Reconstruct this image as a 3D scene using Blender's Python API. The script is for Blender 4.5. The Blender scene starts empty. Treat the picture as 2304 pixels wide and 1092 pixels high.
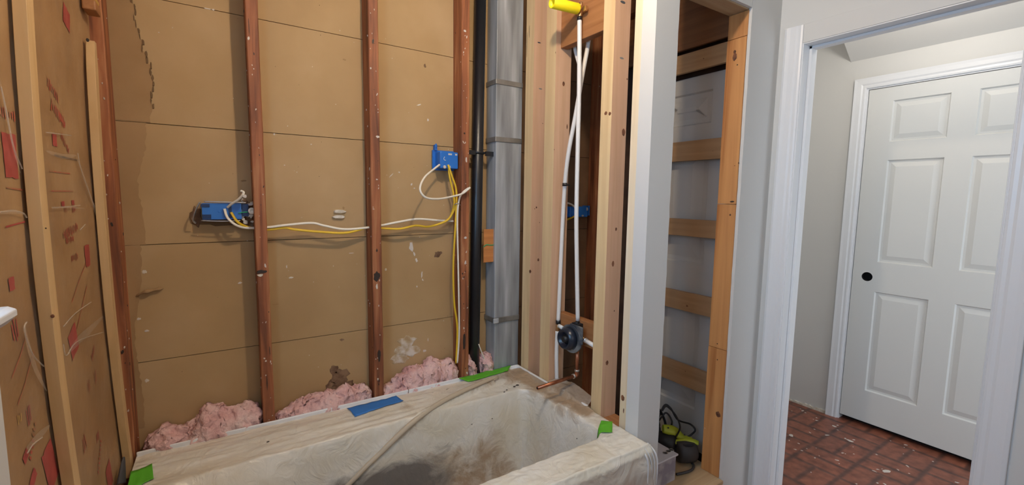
import bpy, bmesh, math, random
from mathutils import Vector, Matrix, noise
random.seed(7)
S = bpy.context.scene
COL = S.collection

# ------------------------------------------------------------------ camera
FPX, PSI, TH, RO, CAMH = 1004.4, 0.994162, 0.102431, 0.014046, 1.37
fw = Vector((math.cos(PSI)*math.cos(TH), math.sin(PSI)*math.cos(TH), -math.sin(TH)))
_rt = Vector((math.sin(PSI), -math.cos(PSI), 0)); _up = _rt.cross(fw)
rt = _rt*math.cos(RO) + _up*math.sin(RO); up = _up*math.cos(RO) - _rt*math.sin(RO)
cam = bpy.data.cameras.new('camera'); camo = bpy.data.objects.new('camera', cam); COL.objects.link(camo)
M4 = Matrix((rt, up, -fw)).transposed().to_4x4(); M4.translation = (0, 0, CAMH)
camo.matrix_world = M4
cam.sensor_width = 36; cam.lens = FPX/2304*36; cam.clip_start = 0.02; cam.clip_end = 50
S.camera = camo

def on(px, py, axis, val):
    """the point where the sight line of a photograph pixel meets a plane of the room"""
    d = fw*FPX + rt*(px-1152) - up*(py-546)
    o = Vector((0, 0, CAMH)); t = (val-o[axis])/d[axis]
    return o + d*t

# ------------------------------------------------------------------ world, lights, exposure
S.view_settings.view_transform = 'Standard'; S.view_settings.look = 'None'
S.view_settings.gamma = 1; S.view_settings.use_curve_mapping = False
S.view_settings.exposure = 0.0
W = bpy.data.worlds.new('world'); S.world = W; W.use_nodes = True
W.node_tree.nodes['Background'].inputs[0].default_value = (0.55, 0.72, 1.0, 1)
W.node_tree.nodes['Background'].inputs[1].default_value = 0.3

def light(name, typ, loc, power, color, size=0.1, rot=None, sy=None):
    l = bpy.data.lights.new(name, typ); l.energy = power; l.color = color
    if typ == 'AREA':
        l.size = size
        if sy: l.shape = 'RECTANGLE'; l.size_y = sy
    else: l.shadow_soft_size = size
    o = bpy.data.objects.new(name, l); COL.objects.link(o); o.location = loc
    if rot: o.rotation_euler = rot
    return o
light('bathroom_lamp', 'POINT', (0.60, 0.86, 2.37), 30.0, (1.0, 0.82, 0.62), 0.03)
light('window_daylight', 'AREA', (-0.50, 0.45, 1.66), 19.0, (0.36, 0.64, 1.0), 0.75, (0, math.radians(-78), 0), 0.70)
light('hall_lamp', 'POINT', (2.62, 0.75, 2.30), 8.5, (1.0, 0.93, 0.85), 0.06)
light('hall_daylight', 'AREA', (2.62, -1.2, 1.0), 19.0, (0.74, 0.86, 1.0), 0.9, (math.radians(90), 0, 0), 1.3)
light('room_fill', 'AREA', (0.5, -1.25, 1.5), 5.0, (0.92, 0.96, 1.0), 1.0, (math.radians(90), 0, 0), 1.0)  # fill added behind the camera to brighten camera-facing walls, no window there

# ------------------------------------------------------------------ materials
def mat(name, base, rough=0.6, metal=0.0, spec=0.5, ramp=None, scale=None, nscale=5.0, detail=4, bump=0.0, bscale=None, bdist=0.002,
        alpha=1.0, trans=0.0, emit=None, var=0.0, coat=0.0, distort=0.0):
    m = bpy.data.materials.new(name); m.use_nodes = True; nt = m.node_tree; N = nt.nodes; L = nt.links
    b = N['Principled BSDF']
    b.inputs['Base Color'].default_value = (*base, 1); b.inputs['Roughness'].default_value = rough
    b.inputs['Metallic'].default_value = metal; b.inputs['Specular IOR Level'].default_value = spec
    b.inputs['Alpha'].default_value = alpha; b.inputs['Transmission Weight'].default_value = trans
    b.inputs['Coat Weight'].default_value = coat
    tc = N.new('ShaderNodeTexCoord'); mp = N.new('ShaderNodeMapping'); L.new(tc.outputs['Object'], mp.inputs[0])
    if scale: mp.inputs['Scale'].default_value = scale
    oi = N.new('ShaderNodeObjectInfo'); vm = N.new('ShaderNodeVectorMath'); vm.operation = 'SCALE'
    cx = N.new('ShaderNodeCombineXYZ')
    for i in range(3): L.new(oi.outputs['Random'], cx.inputs[i])
    L.new(cx.outputs[0], vm.inputs[0]); vm.inputs['Scale'].default_value = 37.0
    ad = N.new('ShaderNodeVectorMath'); ad.operation = 'ADD'; L.new(mp.outputs[0], ad.inputs[0]); L.new(vm.outputs[0], ad.inputs[1])
    vec = ad.outputs[0]
    if ramp:
        nz = N.new('ShaderNodeTexNoise'); nz.inputs['Scale'].default_value = nscale; nz.inputs['Detail'].default_value = detail
        nz.inputs['Distortion'].default_value = distort
        L.new(vec, nz.inputs['Vector'])
        cr = N.new('ShaderNodeValToRGB'); L.new(nz.outputs[0], cr.inputs[0])
        e = cr.color_ramp.elements
        while len(e) < len(ramp): e.new(0.5)
        for i, (p, c) in enumerate(ramp): e[i].position = p; e[i].color = (*c, 1)
        out = cr.outputs[0]
        if var:
            hs = N.new('ShaderNodeHueSaturation'); mr = N.new('ShaderNodeMapRange')
            mr.inputs[3].default_value = 1-var; mr.inputs[4].default_value = 1+var
            L.new(oi.outputs['Random'], mr.inputs[0]); L.new(mr.outputs[0], hs.inputs['Value']); L.new(out, hs.inputs['Color']); out = hs.outputs[0]
        L.new(out, b.inputs['Base Color'])
    if bump:
        n2 = N.new('ShaderNodeTexNoise'); n2.inputs['Scale'].default_value = bscale or nscale; n2.inputs['Detail'].default_value = 5
        L.new(vec, n2.inputs['Vector'])
        bp = N.new('ShaderNodeBump'); bp.inputs['Strength'].default_value = bump; bp.inputs['Distance'].default_value = bdist
        L.new(n2.outputs[0], bp.inputs['Height']); L.new(bp.outputs[0], b.inputs['Normal'])
    return m

def wood(name, c1, c2, axis=2, rough=0.6, var=0.06, ns=1.0, mid=None, bump=0.25):
    sc = [38, 38, 38]; sc[axis] = 1.6
    mc = mid or tuple((a+b)/2 for a, b in zip(c1, c2))
    return mat(name, c1, rough, scale=tuple(sc), nscale=ns, detail=5, distort=0.6,
               ramp=[(0.3, c2), (0.48, mc), (0.68, c1)], bump=bump, bdist=0.0015, var=var)

M = {}
NW1, NW2 = (0.66, 0.42, 0.27), (0.56, 0.34, 0.20)
M['new_wood'] = wood('new_wood', NW1, NW2, 2)
M['new_edge'] = wood('new_edge', (0.72, 0.54, 0.30), (0.60, 0.41, 0.21), 2, ns=0.8)
M['white_wood'] = wood('white_wood', (0.82, 0.70, 0.52), (0.72, 0.55, 0.33), 2, ns=0.6)
M['pale_wood'] = wood('pale_wood', (0.66, 0.44, 0.215), (0.56, 0.35, 0.15), 2, var=0.03)
M['fir_y'] = wood('fir_y', (0.42, 0.19, 0.07), (0.30, 0.12, 0.04), 1)
M['fir_z'] = wood('fir_z', (0.60, 0.29, 0.10), (0.38, 0.145, 0.04), 2, ns=0.7, var=0.08)
M['fir_x'] = wood('fir_x', (0.50, 0.36, 0.21), (0.42, 0.28, 0.15), 0)
M['brown_board'] = wood('brown_board', (0.24, 0.105, 0.04), (0.16, 0.065, 0.025), 1)  # brown wood, colour lowered further for the shade high in the closet
M['slat_wood'] = wood('slat_wood', (0.46, 0.28, 0.14), (0.36, 0.205, 0.095), 1, var=0.05)
M['old_wood'] = mat('old_wood', (0.2, 0.06, 0.03), 0.65, scale=(30, 30, 2.0), nscale=1.2, detail=6, distort=0.8,
                    ramp=[(0.26, (0.09, 0.028, 0.013)), (0.42, (0.22, 0.070, 0.026)), (0.56, (0.34, 0.115, 0.042)), (0.70, (0.46, 0.21, 0.09)), (0.82, (0.55, 0.33, 0.20))], bump=0.5, bdist=0.002, var=0.12)
M['knot'] = mat('knot', (0.15, 0.055, 0.022), 0.6, ramp=[(0.35, (0.08, 0.03, 0.014)), (0.65, (0.26, 0.10, 0.045))], nscale=60)
M['nail'] = mat('nail', (0.03, 0.018, 0.012), 0.6)
M['speck'] = mat('speck', (0.62, 0.55, 0.48), 0.6)
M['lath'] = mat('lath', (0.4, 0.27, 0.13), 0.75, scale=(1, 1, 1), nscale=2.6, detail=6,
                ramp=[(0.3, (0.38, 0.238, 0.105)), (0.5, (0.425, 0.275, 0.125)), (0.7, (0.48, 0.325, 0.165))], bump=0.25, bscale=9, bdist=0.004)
M['lath_shaded'] = mat('lath_shaded', (0.16, 0.085, 0.04), 0.7, nscale=5, detail=6, ramp=[(0.3, (0.11, 0.055, 0.025)), (0.7, (0.20, 0.11, 0.052))], bump=0.2, bscale=12)  # closet bay's shade put into a darker copy of the lath colour
M['lath_torn'] = mat('lath_torn', (0.4, 0.27, 0.13), 0.85, nscale=6, detail=6,
                ramp=[(0.3, (0.32, 0.19, 0.082)), (0.7, (0.38, 0.235, 0.11))], bump=0.5, bscale=14, bdist=0.005)
M['crack'] = mat('crack', (0.17, 0.10, 0.045), 0.9)
M['brown_stain'] = mat('brown_stain', (0.16, 0.08, 0.04), 0.8, ramp=[(0.4, (0.13, 0.065, 0.032)), (0.6, (0.25, 0.15, 0.08))], nscale=30)
M['plaster'] = mat('plaster', (0.66, 0.58, 0.47), 0.8, ramp=[(0.35, (0.50, 0.43, 0.33)), (0.6, (0.72, 0.66, 0.56))], nscale=40)
M['plaster_thin'] = mat('plaster_thin', (0.55, 0.48, 0.38), 0.8, ramp=[(0.36, (0.43, 0.29, 0.15)), (0.48, (0.52, 0.40, 0.26)), (0.62, (0.68, 0.62, 0.54))], nscale=26, detail=7)
M['closet_shade'] = mat('closet_shade', (0.075, 0.035, 0.018), 0.85, nscale=9, ramp=[(0.3, (0.05, 0.022, 0.012)), (0.7, (0.10, 0.05, 0.025))])
M['void'] = mat('void', (0.01, 0.008, 0.006), 0.9)
M['white_wall'] = mat('white_wall', (0.64, 0.63, 0.60), 0.6, bump=0.12, bscale=60, bdist=0.001)
M['trim'] = mat('trim', (0.76, 0.76, 0.76), 0.35, bump=0.06, bscale=30, bdist=0.001)
M['door_paint'] = mat('door_paint', (0.68, 0.67, 0.63), 0.45, scale=(60, 60, 4), nscale=1.5, bump=0.1, bdist=0.0008)
M['slab_paint'] = mat('slab_paint', (0.52, 0.51, 0.48), 0.45, bump=0.05, bscale=30)
M['kraft'] = mat('kraft', (0.42, 0.22, 0.08), 0.55, nscale=5, detail=6, ramp=[(0.3, (0.29, 0.15, 0.055)), (0.5, (0.37, 0.205, 0.08)), (0.72, (0.45, 0.27, 0.12))], bump=0.5, bscale=10, bdist=0.012)
M['red_ink'] = mat('red_ink', (0.40, 0.045, 0.03), 0.6, nscale=30, ramp=[(0.3, (0.32, 0.028, 0.02)), (0.7, (0.45, 0.06, 0.045))])
M['red_faint'] = mat('red_faint', (0.42, 0.12, 0.05), 0.6, nscale=40, ramp=[(0.35, (0.38, 0.17, 0.07)), (0.6, (0.46, 0.08, 0.04))])
M['yellow_faint'] = mat('yellow_faint', (0.6, 0.35, 0.08), 0.6)
M['galv'] = mat('galv', (0.36, 0.37, 0.38), 0.36, metal=0.25, scale=(11, 11, 0.9), nscale=1.7, detail=8,
                ramp=[(0.30, (0.17, 0.18, 0.185)), (0.44, (0.30, 0.32, 0.335)), (0.58, (0.42, 0.45, 0.475)), (0.74, (0.66, 0.69, 0.72))], bump=0.2, bdist=0.002)
M['galv_band'] = mat('galv_band', (0.3, 0.3, 0.3), 0.5, metal=0.6, nscale=9, ramp=[(0.3, (0.15, 0.145, 0.13)), (0.7, (0.34, 0.33, 0.31))])
M['abs'] = mat('abs', (0.012, 0.012, 0.014), 0.35)
M['navy'] = mat('navy', (0.010, 0.016, 0.03), 0.3)
M['black'] = mat('black', (0.012, 0.012, 0.014), 0.5)
M['darkgrey'] = mat('darkgrey', (0.05, 0.045, 0.045), 0.6)
M['blue_box'] = mat('blue_box', (0.018, 0.15, 0.52), 0.4, bump=0.05, bscale=20)
M['blue_dark'] = mat('blue_dark', (0.006, 0.03, 0.11), 0.5)
M['blue_tape'] = mat('blue_tape', (0.03, 0.165, 0.48), 0.7, bump=0.3, bscale=40, bdist=0.001)
M['green_tape'] = mat('green_tape', (0.10, 0.42, 0.02), 0.6, bump=0.3, bscale=30, bdist=0.001)
M['white_cable'] = mat('white_cable', (0.80, 0.74, 0.62), 0.45)
M['yellow_cable'] = mat('yellow_cable', (0.72, 0.46, 0.02), 0.45)
M['green_wire'] = mat('green_wire', (0.02, 0.4, 0.16), 0.5)
M['pex'] = mat('pex', (0.80, 0.78, 0.74), 0.35)
M['yellow_plastic'] = mat('yellow_plastic', (0.90, 0.74, 0.01), 0.4)
M['brass'] = mat('brass', (0.55, 0.34, 0.16), 0.35, metal=0.9)
M['copper'] = mat('copper', (0.50, 0.19, 0.09), 0.35, metal=0.85, nscale=20, ramp=[(0.3, (0.34, 0.12, 0.06)), (0.7, (0.62, 0.26, 0.14))])
M['solder'] = mat('solder', (0.62, 0.58, 0.52), 0.35, metal=0.8)
M['steel'] = mat('steel', (0.55, 0.55, 0.56), 0.3, metal=0.9)
M['guard'] = mat('guard', (0.17, 0.18, 0.18), 0.45, nscale=12, ramp=[(0.42, (0.04, 0.05, 0.065)), (0.58, (0.22, 0.22, 0.21))])
M['tub'] = mat('tub', (0.86, 0.85, 0.83), 0.15, coat=0.3)
M['pink'] = mat('pink', (0.78, 0.36, 0.36), 0.95, nscale=14, detail=8, ramp=[(0.3, (0.66, 0.35, 0.32)), (0.5, (0.78, 0.48, 0.44)), (0.7, (0.86, 0.62, 0.56))], bump=1.0, bscale=60, bdist=0.012)
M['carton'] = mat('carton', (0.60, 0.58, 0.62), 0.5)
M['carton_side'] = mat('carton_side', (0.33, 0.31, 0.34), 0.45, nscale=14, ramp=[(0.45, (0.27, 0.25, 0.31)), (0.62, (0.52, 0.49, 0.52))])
M['lime'] = mat('lime', (0.44, 0.48, 0.03), 0.45)
M['film_fold_glint'] = mat('film_fold_glint', (0.85, 0.76, 0.64), 0.25, alpha=0.28)
M['film_sheen'] = mat('film_sheen', (0.80, 0.68, 0.54), 0.3, alpha=0.20)
M['fold_tan'] = mat('fold_tan', (0.60, 0.49, 0.35), 0.35, alpha=0.8)
M['fold_glint'] = mat('fold_glint', (0.85, 0.83, 0.80), 0.15, alpha=0.85)
M['glass'] = mat('glass', (1, 1, 1), 0.05, trans=1.0)
M['ceil'] = mat('ceil', (0.72, 0.70, 0.67), 0.8, bump=0.1, bscale=40)

def plastic_sheet_mat(name, dirt, a_clean, a_dirt, tint, rough=0.22, dscale=3.0, thr=(0.45, 0.72), bump=0.5):
    m = bpy.data.materials.new(name); m.use_nodes = True; nt = m.node_tree; N = nt.nodes; L = nt.links
    b = N['Principled BSDF']; b.inputs['Roughness'].default_value = rough; b.inputs['Specular IOR Level'].default_value = 0.6
    tc = N.new('ShaderNodeTexCoord')
    nz = N.new('ShaderNodeTexNoise'); nz.inputs['Scale'].default_value = dscale; nz.inputs['Detail'].default_value = 9; nz.inputs['Roughness'].default_value = 0.62; nz.inputs['Distortion'].default_value = 0.9
    L.new(tc.outputs['Object'], nz.inputs['Vector'])
    mr = N.new('ShaderNodeMapRange'); mr.inputs[1].default_value = thr[0]; mr.inputs[2].default_value = thr[1]; mr.clamp = True
    L.new(nz.outputs[0], mr.inputs[0])
    mx = N.new('ShaderNodeMix'); mx.data_type = 'RGBA'; mx.inputs[6].default_value = (*tint, 1); mx.inputs[7].default_value = (*dirt, 1)
    L.new(mr.outputs[0], mx.inputs[0]); L.new(mx.outputs[2], b.inputs['Base Color'])
    ma = N.new('ShaderNodeMapRange'); ma.inputs[3].default_value = a_clean; ma.inputs[4].default_value = a_dirt
    L.new(mr.outputs[0], ma.inputs[0]); L.new(ma.outputs[0], b.inputs['Alpha'])
    n2 = N.new('ShaderNodeTexNoise'); n2.inputs['Scale'].default_value = 11; n2.inputs['Detail'].default_value = 5; n2.inputs['Distortion'].default_value = 1.5
    L.new(tc.outputs['Object'], n2.inputs['Vector'])
    bp = N.new('ShaderNodeBump'); bp.inputs['Strength'].default_value = bump; bp.inputs['Distance'].default_value = 0.008
    L.new(n2.outputs[0], bp.inputs['Height']); L.new(bp.outputs[0], b.inputs['Normal'])
    return m
def drop_sheet_mat():
    m = bpy.data.materials.new('drop_sheet'); m.use_nodes = True; nt = m.node_tree; N = nt.nodes; L = nt.links
    b = N['Principled BSDF']; b.inputs['Roughness'].default_value = 0.30; b.inputs['Specular IOR Level'].default_value = 0.7
    tc = N.new('ShaderNodeTexCoord'); at = N.new('ShaderNodeAttribute'); at.attribute_name = 'dirt'
    sp = N.new('ShaderNodeSeparateColor'); L.new(at.outputs['Color'], sp.inputs[0])
    def nz(sc, d=8, r=.6, dist=.8):
        n = N.new('ShaderNodeTexNoise'); n.inputs['Scale'].default_value = sc; n.inputs['Detail'].default_value = d; n.inputs['Roughness'].default_value = r; n.inputs['Distortion'].default_value = dist
        L.new(tc.outputs['Object'], n.inputs['Vector']); return n.outputs[0]
    def rng(x, a, c, lo=0, hi=1):
        q = N.new('ShaderNodeMapRange'); q.inputs[1].default_value = a; q.inputs[2].default_value = c; q.inputs[3].default_value = lo; q.inputs[4].default_value = hi; L.new(x, q.inputs[0]); return q.outputs[0]
    def mth(op, a, c):
        q = N.new('ShaderNodeMath'); q.operation = op; q.use_clamp = True
        for k, v in enumerate((a, c)):
            if isinstance(v, (int, float)): q.inputs[k].default_value = v
            else: L.new(v, q.inputs[k])
        return q.outputs[0]
    def mix(f, a, c):
        q = N.new('ShaderNodeMix'); q.data_type = 'RGBA'; L.new(f, q.inputs[0])
        for k, v in ((6, a), (7, c)):
            if isinstance(v, tuple): q.inputs[k].default_value = (*v, 1)
            else: L.new(v, q.inputs[k])
        return q.outputs[2]
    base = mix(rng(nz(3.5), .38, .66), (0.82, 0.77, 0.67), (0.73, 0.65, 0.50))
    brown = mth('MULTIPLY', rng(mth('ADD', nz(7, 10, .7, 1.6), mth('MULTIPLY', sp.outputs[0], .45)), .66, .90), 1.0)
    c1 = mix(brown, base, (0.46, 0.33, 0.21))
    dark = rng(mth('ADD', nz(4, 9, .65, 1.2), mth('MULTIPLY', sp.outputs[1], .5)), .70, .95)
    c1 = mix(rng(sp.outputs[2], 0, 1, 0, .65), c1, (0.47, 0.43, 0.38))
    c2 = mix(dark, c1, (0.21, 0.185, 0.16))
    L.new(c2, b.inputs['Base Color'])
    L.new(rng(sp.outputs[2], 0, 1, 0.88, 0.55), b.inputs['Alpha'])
    bp = N.new('ShaderNodeBump'); bp.inputs['Strength'].default_value = 0.9; bp.inputs['Distance'].default_value = 0.007; L.new(nz(13, 5, .5, 2.2), bp.inputs['Height']); L.new(bp.outputs[0], b.inputs['Normal'])
    return m
M['sheet'] = drop_sheet_mat()
M['poly'] = plastic_sheet_mat('poly_film', (0.9, 0.86, 0.8), 0.03, 0.10, (0.9, 0.82, 0.7), rough=0.16, dscale=5, bump=0.8)

def brick_mat():
    m = bpy.data.materials.new('brick_vinyl'); m.use_nodes = True; nt = m.node_tree; N = nt.nodes; L = nt.links
    b = N['Principled BSDF']; b.inputs['Roughness'].default_value = 0.4
    tc = N.new('ShaderNodeTexCoord'); mp = N.new('ShaderNodeMapping'); L.new(tc.outputs['Object'], mp.inputs[0])
    mp.inputs['Rotation'].default_value = (0, 0, math.radians(90)); mp.inputs['Location'].default_value = (0.03, 0.02, 0)
    def mth(op, a, b=None):
        n = N.new('ShaderNodeMath'); n.operation = op
        for k, q in enumerate((a, b)):
            if q is None: continue
            if isinstance(q, (int, float)): n.inputs[k].default_value = q
            else: L.new(q, n.inputs[k])
        return n.outputs[0]
    sx = N.new('ShaderNodeSeparateXYZ'); L.new(tc.outputs['Object'], sx.inputs[0])
    w_ = 0.215
    u = mth('DIVIDE', mth('ADD', sx.outputs[0], 0.06), w_); v = mth('DIVIDE', mth('ADD', sx.outputs[1], 0.0), w_)
    fu = mth('FRACT', u); fv = mth('FRACT', v)
    par = mth('MODULO', mth('ADD', mth('FLOOR', u), mth('FLOOR', v)), 2.0)
    a_ = mth('ADD', mth('MULTIPLY', fv, par), mth('MULTIPLY', fu, mth('SUBTRACT', 1.0, par)))
    dd = mth('MINIMUM', mth('MINIMUM', fu, mth('SUBTRACT', 1.0, fu)), mth('MINIMUM', fv, mth('SUBTRACT', 1.0, fv)))
    dd = mth('MINIMUM', dd, mth('ABSOLUTE', mth('SUBTRACT', a_, 0.5)))
    ms = N.new('ShaderNodeMapRange'); ms.inputs[1].default_value = 0.010; ms.inputs[2].default_value = 0.085; ms.interpolation_type = 'SMOOTHSTEP'; L.new(dd, ms.inputs[0])
    n3 = N.new('ShaderNodeTexNoise'); n3.inputs['Scale'].default_value = 6; n3.inputs['Detail'].default_value = 4; L.new(tc.outputs['Object'], n3.inputs['Vector'])
    c2 = N.new('ShaderNodeMix'); c2.data_type = 'RGBA'; c2.inputs[6].default_value = (0.27, 0.085, 0.048, 1); c2.inputs[7].default_value = (0.20, 0.075, 0.045, 1); L.new(n3.outputs[0], c2.inputs[0])
    br = N.new('ShaderNodeMix'); br.data_type = 'RGBA'; br.inputs[6].default_value = (0.11, 0.048, 0.034, 1); L.new(ms.outputs[0], br.inputs[0]); L.new(c2.outputs[2], br.inputs[7])
    nz = N.new('ShaderNodeTexNoise'); nz.inputs['Scale'].default_value = 22; nz.inputs['Detail'].default_value = 8; L.new(tc.outputs['Object'], nz.inputs['Vector'])
    mr = N.new('ShaderNodeMapRange'); mr.inputs[1].default_value = 0.3; mr.inputs[2].default_value = 0.75; mr.inputs[3].default_value = 0.65; mr.inputs[4].default_value = 1.5
    L.new(nz.outputs[0], mr.inputs[0])
    mx = N.new('ShaderNodeVectorMath'); mx.operation = 'SCALE'; L.new(br.outputs[2], mx.inputs[0]); L.new(mr.outputs[0], mx.inputs['Scale'])
    L.new(mx.outputs[0], b.inputs['Base Color'])
    bp = N.new('ShaderNodeBump'); bp.inputs['Strength'].default_value = 0.3; bp.inputs['Distance'].default_value = 0.002; L.new(ms.outputs[0], bp.inputs['Height'])
    L.new(bp.outputs[0], b.inputs['Normal'])
    return m
M['brick'] = brick_mat()

# ------------------------------------------------------------------ mesh builder
class MB:
    def __init__(s): s.v = []; s.f = []; s.m = []; s.mats = []; s.sm = []
    def mi(s, key):
        if key not in s.mats: s.mats.append(key)
        return s.mats.index(key)
    def face(s, idx, key, smooth=False): s.f.append(idx); s.m.append(s.mi(key)); s.sm.append(smooth)
    def add(s, pts): n = len(s.v); s.v += [Vector(p) for p in pts]; return n
    def box(s, x0, x1, y0, y1, z0, z1, key='white_wall', xf=None):
        P = [(x0,y0,z0),(x1,y0,z0),(x1,y1,z0),(x0,y1,z0),(x0,y0,z1),(x1,y0,z1),(x1,y1,z1),(x0,y1,z1)]
        if xf: P = [xf(Vector(p)) for p in P]
        n = s.add(P)
        for q in ((0,3,2,1),(4,5,6,7),(0,1,5,4),(1,2,6,5),(2,3,7,6),(3,0,4,7)): s.face([n+i for i in q], key)
        return s
    def prism(s, pts, axis, a, b, key):
        """polygon given in the two remaining axes, extruded along axis from a to b"""
        def P(u, v, w): c = [u, v]; c.insert(axis, w); return c
        k = len(pts); n = s.add([P(u, v, a) for u, v in pts] + [P(u, v, b) for u, v in pts])
        s.face([n+i for i in range(k)], key); s.face([n+k+i for i in reversed(range(k))], key)
        for i in range(k): j = (i+1) % k; s.face([n+i, n+k+i, n+k+j, n+j], key)
        return s
    def tube(s, pts, r, key, n=10, cap=True, flat=1.0, smooth_path=True):
        P = [Vector(p) for p in pts]
        if smooth_path and len(P) > 2: P = catmull(P)
        R = r if callable(r) else (lambda t: r)
        T = [(P[min(i+1, len(P)-1)]-P[max(i-1, 0)]).normalized() for i in range(len(P))]
        nrm = T[0].orthogonal().normalized(); base = len(s.v)
        for i, p in enumerate(P):
            nrm = (nrm - T[i]*nrm.dot(T[i])).normalized(); bi = T[i].cross(nrm); rr = R(i/(len(P)-1))
            s.v += [p + nrm*math.cos(2*math.pi*k/n)*rr + bi*math.sin(2*math.pi*k/n)*rr*flat for k in range(n)]
        for i in range(len(P)-1):
            for k in range(n):
                a = base+i*n+k; b = base+i*n+(k+1) % n; s.face([a, b, b+n, a+n], key, True)
        if cap:
            s.face([base+k for k in reversed(range(n))], key); s.face([base+(len(P)-1)*n+k for k in range(n)], key)
        return s
    def lathe(s, o, d, prof, key, n=24, cap=True):
        """prof: (distance along d, radius)"""
        o = Vector(o); d = Vector(d).normalized(); a = d.orthogonal().normalized(); b = d.cross(a); base = len(s.v)
        for t, r in prof: s.v += [o+d*t+a*math.cos(2*math.pi*k/n)*r+b*math.sin(2*math.pi*k/n)*r for k in range(n)]
        for i in range(len(prof)-1):
            for k in range(n):
                p = base+i*n+k; q = base+i*n+(k+1) % n; s.face([p, q, q+n, p+n], key, True)
        if cap:
            s.face([base+k for k in reversed(range(n))], key); s.face([base+(len(prof)-1)*n+k for k in range(n)], key)
        return s
    def grid(s, fn, nu, nv, key, smooth=True):
        base = len(s.v)
        for j in range(nv+1):
            for i in range(nu+1): s.v.append(Vector(fn(i/nu, j/nv)))
        for j in range(nv):
            for i in range(nu):
                a = base+j*(nu+1)+i; s.face([a, a+1, a+nu+2, a+nu+1], key, smooth)
        return s
    def blob(s, c, axis, sgn, ru, rv, key, n=14, jit=0.25, th=0.0012, rot=0.0, seed=None):
        """a small flat patch with real thickness lying on a plane; c centre, facing sgn along axis"""
        R = random.Random(seed if seed is not None else int(abs(c[0]*7919+c[1]*104729+c[2]*1299709)*100))
        U = [0, 0, 0]; V = [0, 0, 0]; ax = [i for i in range(3) if i != axis]
        c = Vector(c); ring = []
        for k in range(n):
            t = 2*math.pi*k/n; q = 1+R.uniform(-jit, jit); u = ru*math.cos(t)*q; v = rv*math.sin(t)*q
            u, v = u*math.cos(rot)-v*math.sin(rot), u*math.sin(rot)+v*math.cos(rot)
            p = Vector((0, 0, 0)); p[ax[0]] = u; p[ax[1]] = v; ring.append(c+p)
        off = Vector((0, 0, 0)); off[axis] = sgn*th
        b = s.add([p-off*0.5 for p in ring] + [c+(p-c)*0.9+off for p in ring])
        s.face([b+n+i for i in range(n)], key)
        for i in range(n): j = (i+1) % n; s.face([b+i, b+j, b+n+j, b+n+i], key)
        return s
    def build(s, name, parent=None, bevel=0, seg=2, loc=None, solid=0, weld=False):
        me = bpy.data.meshes.new(name)
        if parent is not None: o0 = Vector(parent.get('_o', (0, 0, 0)))
        elif loc is not None: o0 = Vector(loc)
        else:
            lo = [min(v[i] for v in s.v) for i in range(3)]; hi = [max(v[i] for v in s.v) for i in range(3)]
            o0 = Vector(((lo[0]+hi[0])/2, (lo[1]+hi[1])/2, lo[2]))
        me.from_pydata([v-o0 for v in s.v], [], s.f)
        for k in s.mats: me.materials.append(M[k])
        me.polygons.foreach_set('material_index', s.m); me.polygons.foreach_set('use_smooth', s.sm)
        bm = bmesh.new(); bm.from_mesh(me)
        if weld: bmesh.ops.remove_doubles(bm, verts=bm.verts, dist=1e-5)
        bmesh.ops.recalc_face_normals(bm, faces=bm.faces); bm.to_mesh(me); bm.free()
        me.update()
        o = bpy.data.objects.new(name, me); COL.objects.link(o)
        if parent is not None: o.parent = parent
        else: o.location = o0
        if bevel:
            md = o.modifiers.new('bevel', 'BEVEL'); md.width = bevel; md.segments = seg; md.limit_method = 'ANGLE'; md.angle_limit = math.radians(50); md.harden_normals = False
        if solid:
            md = o.modifiers.new('solid', 'SOLIDIFY'); md.thickness = solid; md.offset = 0
        o['_o'] = tuple(o0)
        return o
def catmull(P, k=8):
    out = []
    for i in range(len(P)-1):
        a = P[max(i-1, 0)]; b = P[i]; c = P[i+1]; d = P[min(i+2, len(P)-1)]
        for j in range(k):
            t = j/k; out.append(0.5*((2*b)+(c-a)*t+(2*a-5*b+4*c-d)*t*t+(3*b-a-3*c+d)*t**3))
    out.append(P[-1]); return out
def tag(o, label, cat, group=None, kind=None):
    o['label'] = label; o['category'] = cat
    if group: o['group'] = group
    if kind: o['kind'] = kind
    return o
def thing(name, label, cat, loc, group=None):
    o = bpy.data.objects.new(name, None); COL.objects.link(o); o.location = loc; o['_o'] = tuple(loc); o.empty_display_size = 0.05
    return tag(o, label, cat, group)
def struct(o): o['kind'] = 'structure'; return o
def N3(x, y, z, o=4): return noise.fractal(Vector((x, y, z)), 1.0, 2.0, o)
def sst(a, b, x):
    t = max(0.0, min(1.0, (x-a)/(b-a))); return t*t*(3-2*t)

# key planes of the room
YB, YS, XW, YC, XD, XH = 1.94, 1.85, 1.25, 1.045, 2.023, 3.228   # lath wall, stud faces, valve wall, closet wall, doorway wall, hall wall
CEIL = 2.44

# ------------------------------------------------------------------ room shell
b = MB(); b.box(-0.45, 3.4, -1.5, 2.1, -0.1, 0, 'brick')
R = random.Random(3)
for k in range(170):
    x = R.uniform(2.05, 3.2); y = R.uniform(0.2, 1.45)
    sz = R.uniform(0.0018, 0.005) if k % 9 else R.uniform(0.007, 0.016)
    b.blob((x, y, 0), 2, 1, sz*R.uniform(1, 2.5), sz, 'speck', n=7, jit=0.4, rot=R.uniform(0, 3), th=0.001, seed=k)
struct(b.build('floor', loc=(0, 0, 0)))
struct(MB().box(-0.45, 3.4, -1.5, 2.1, CEIL, CEIL+0.1, 'ceil').build('ceiling'))
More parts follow.
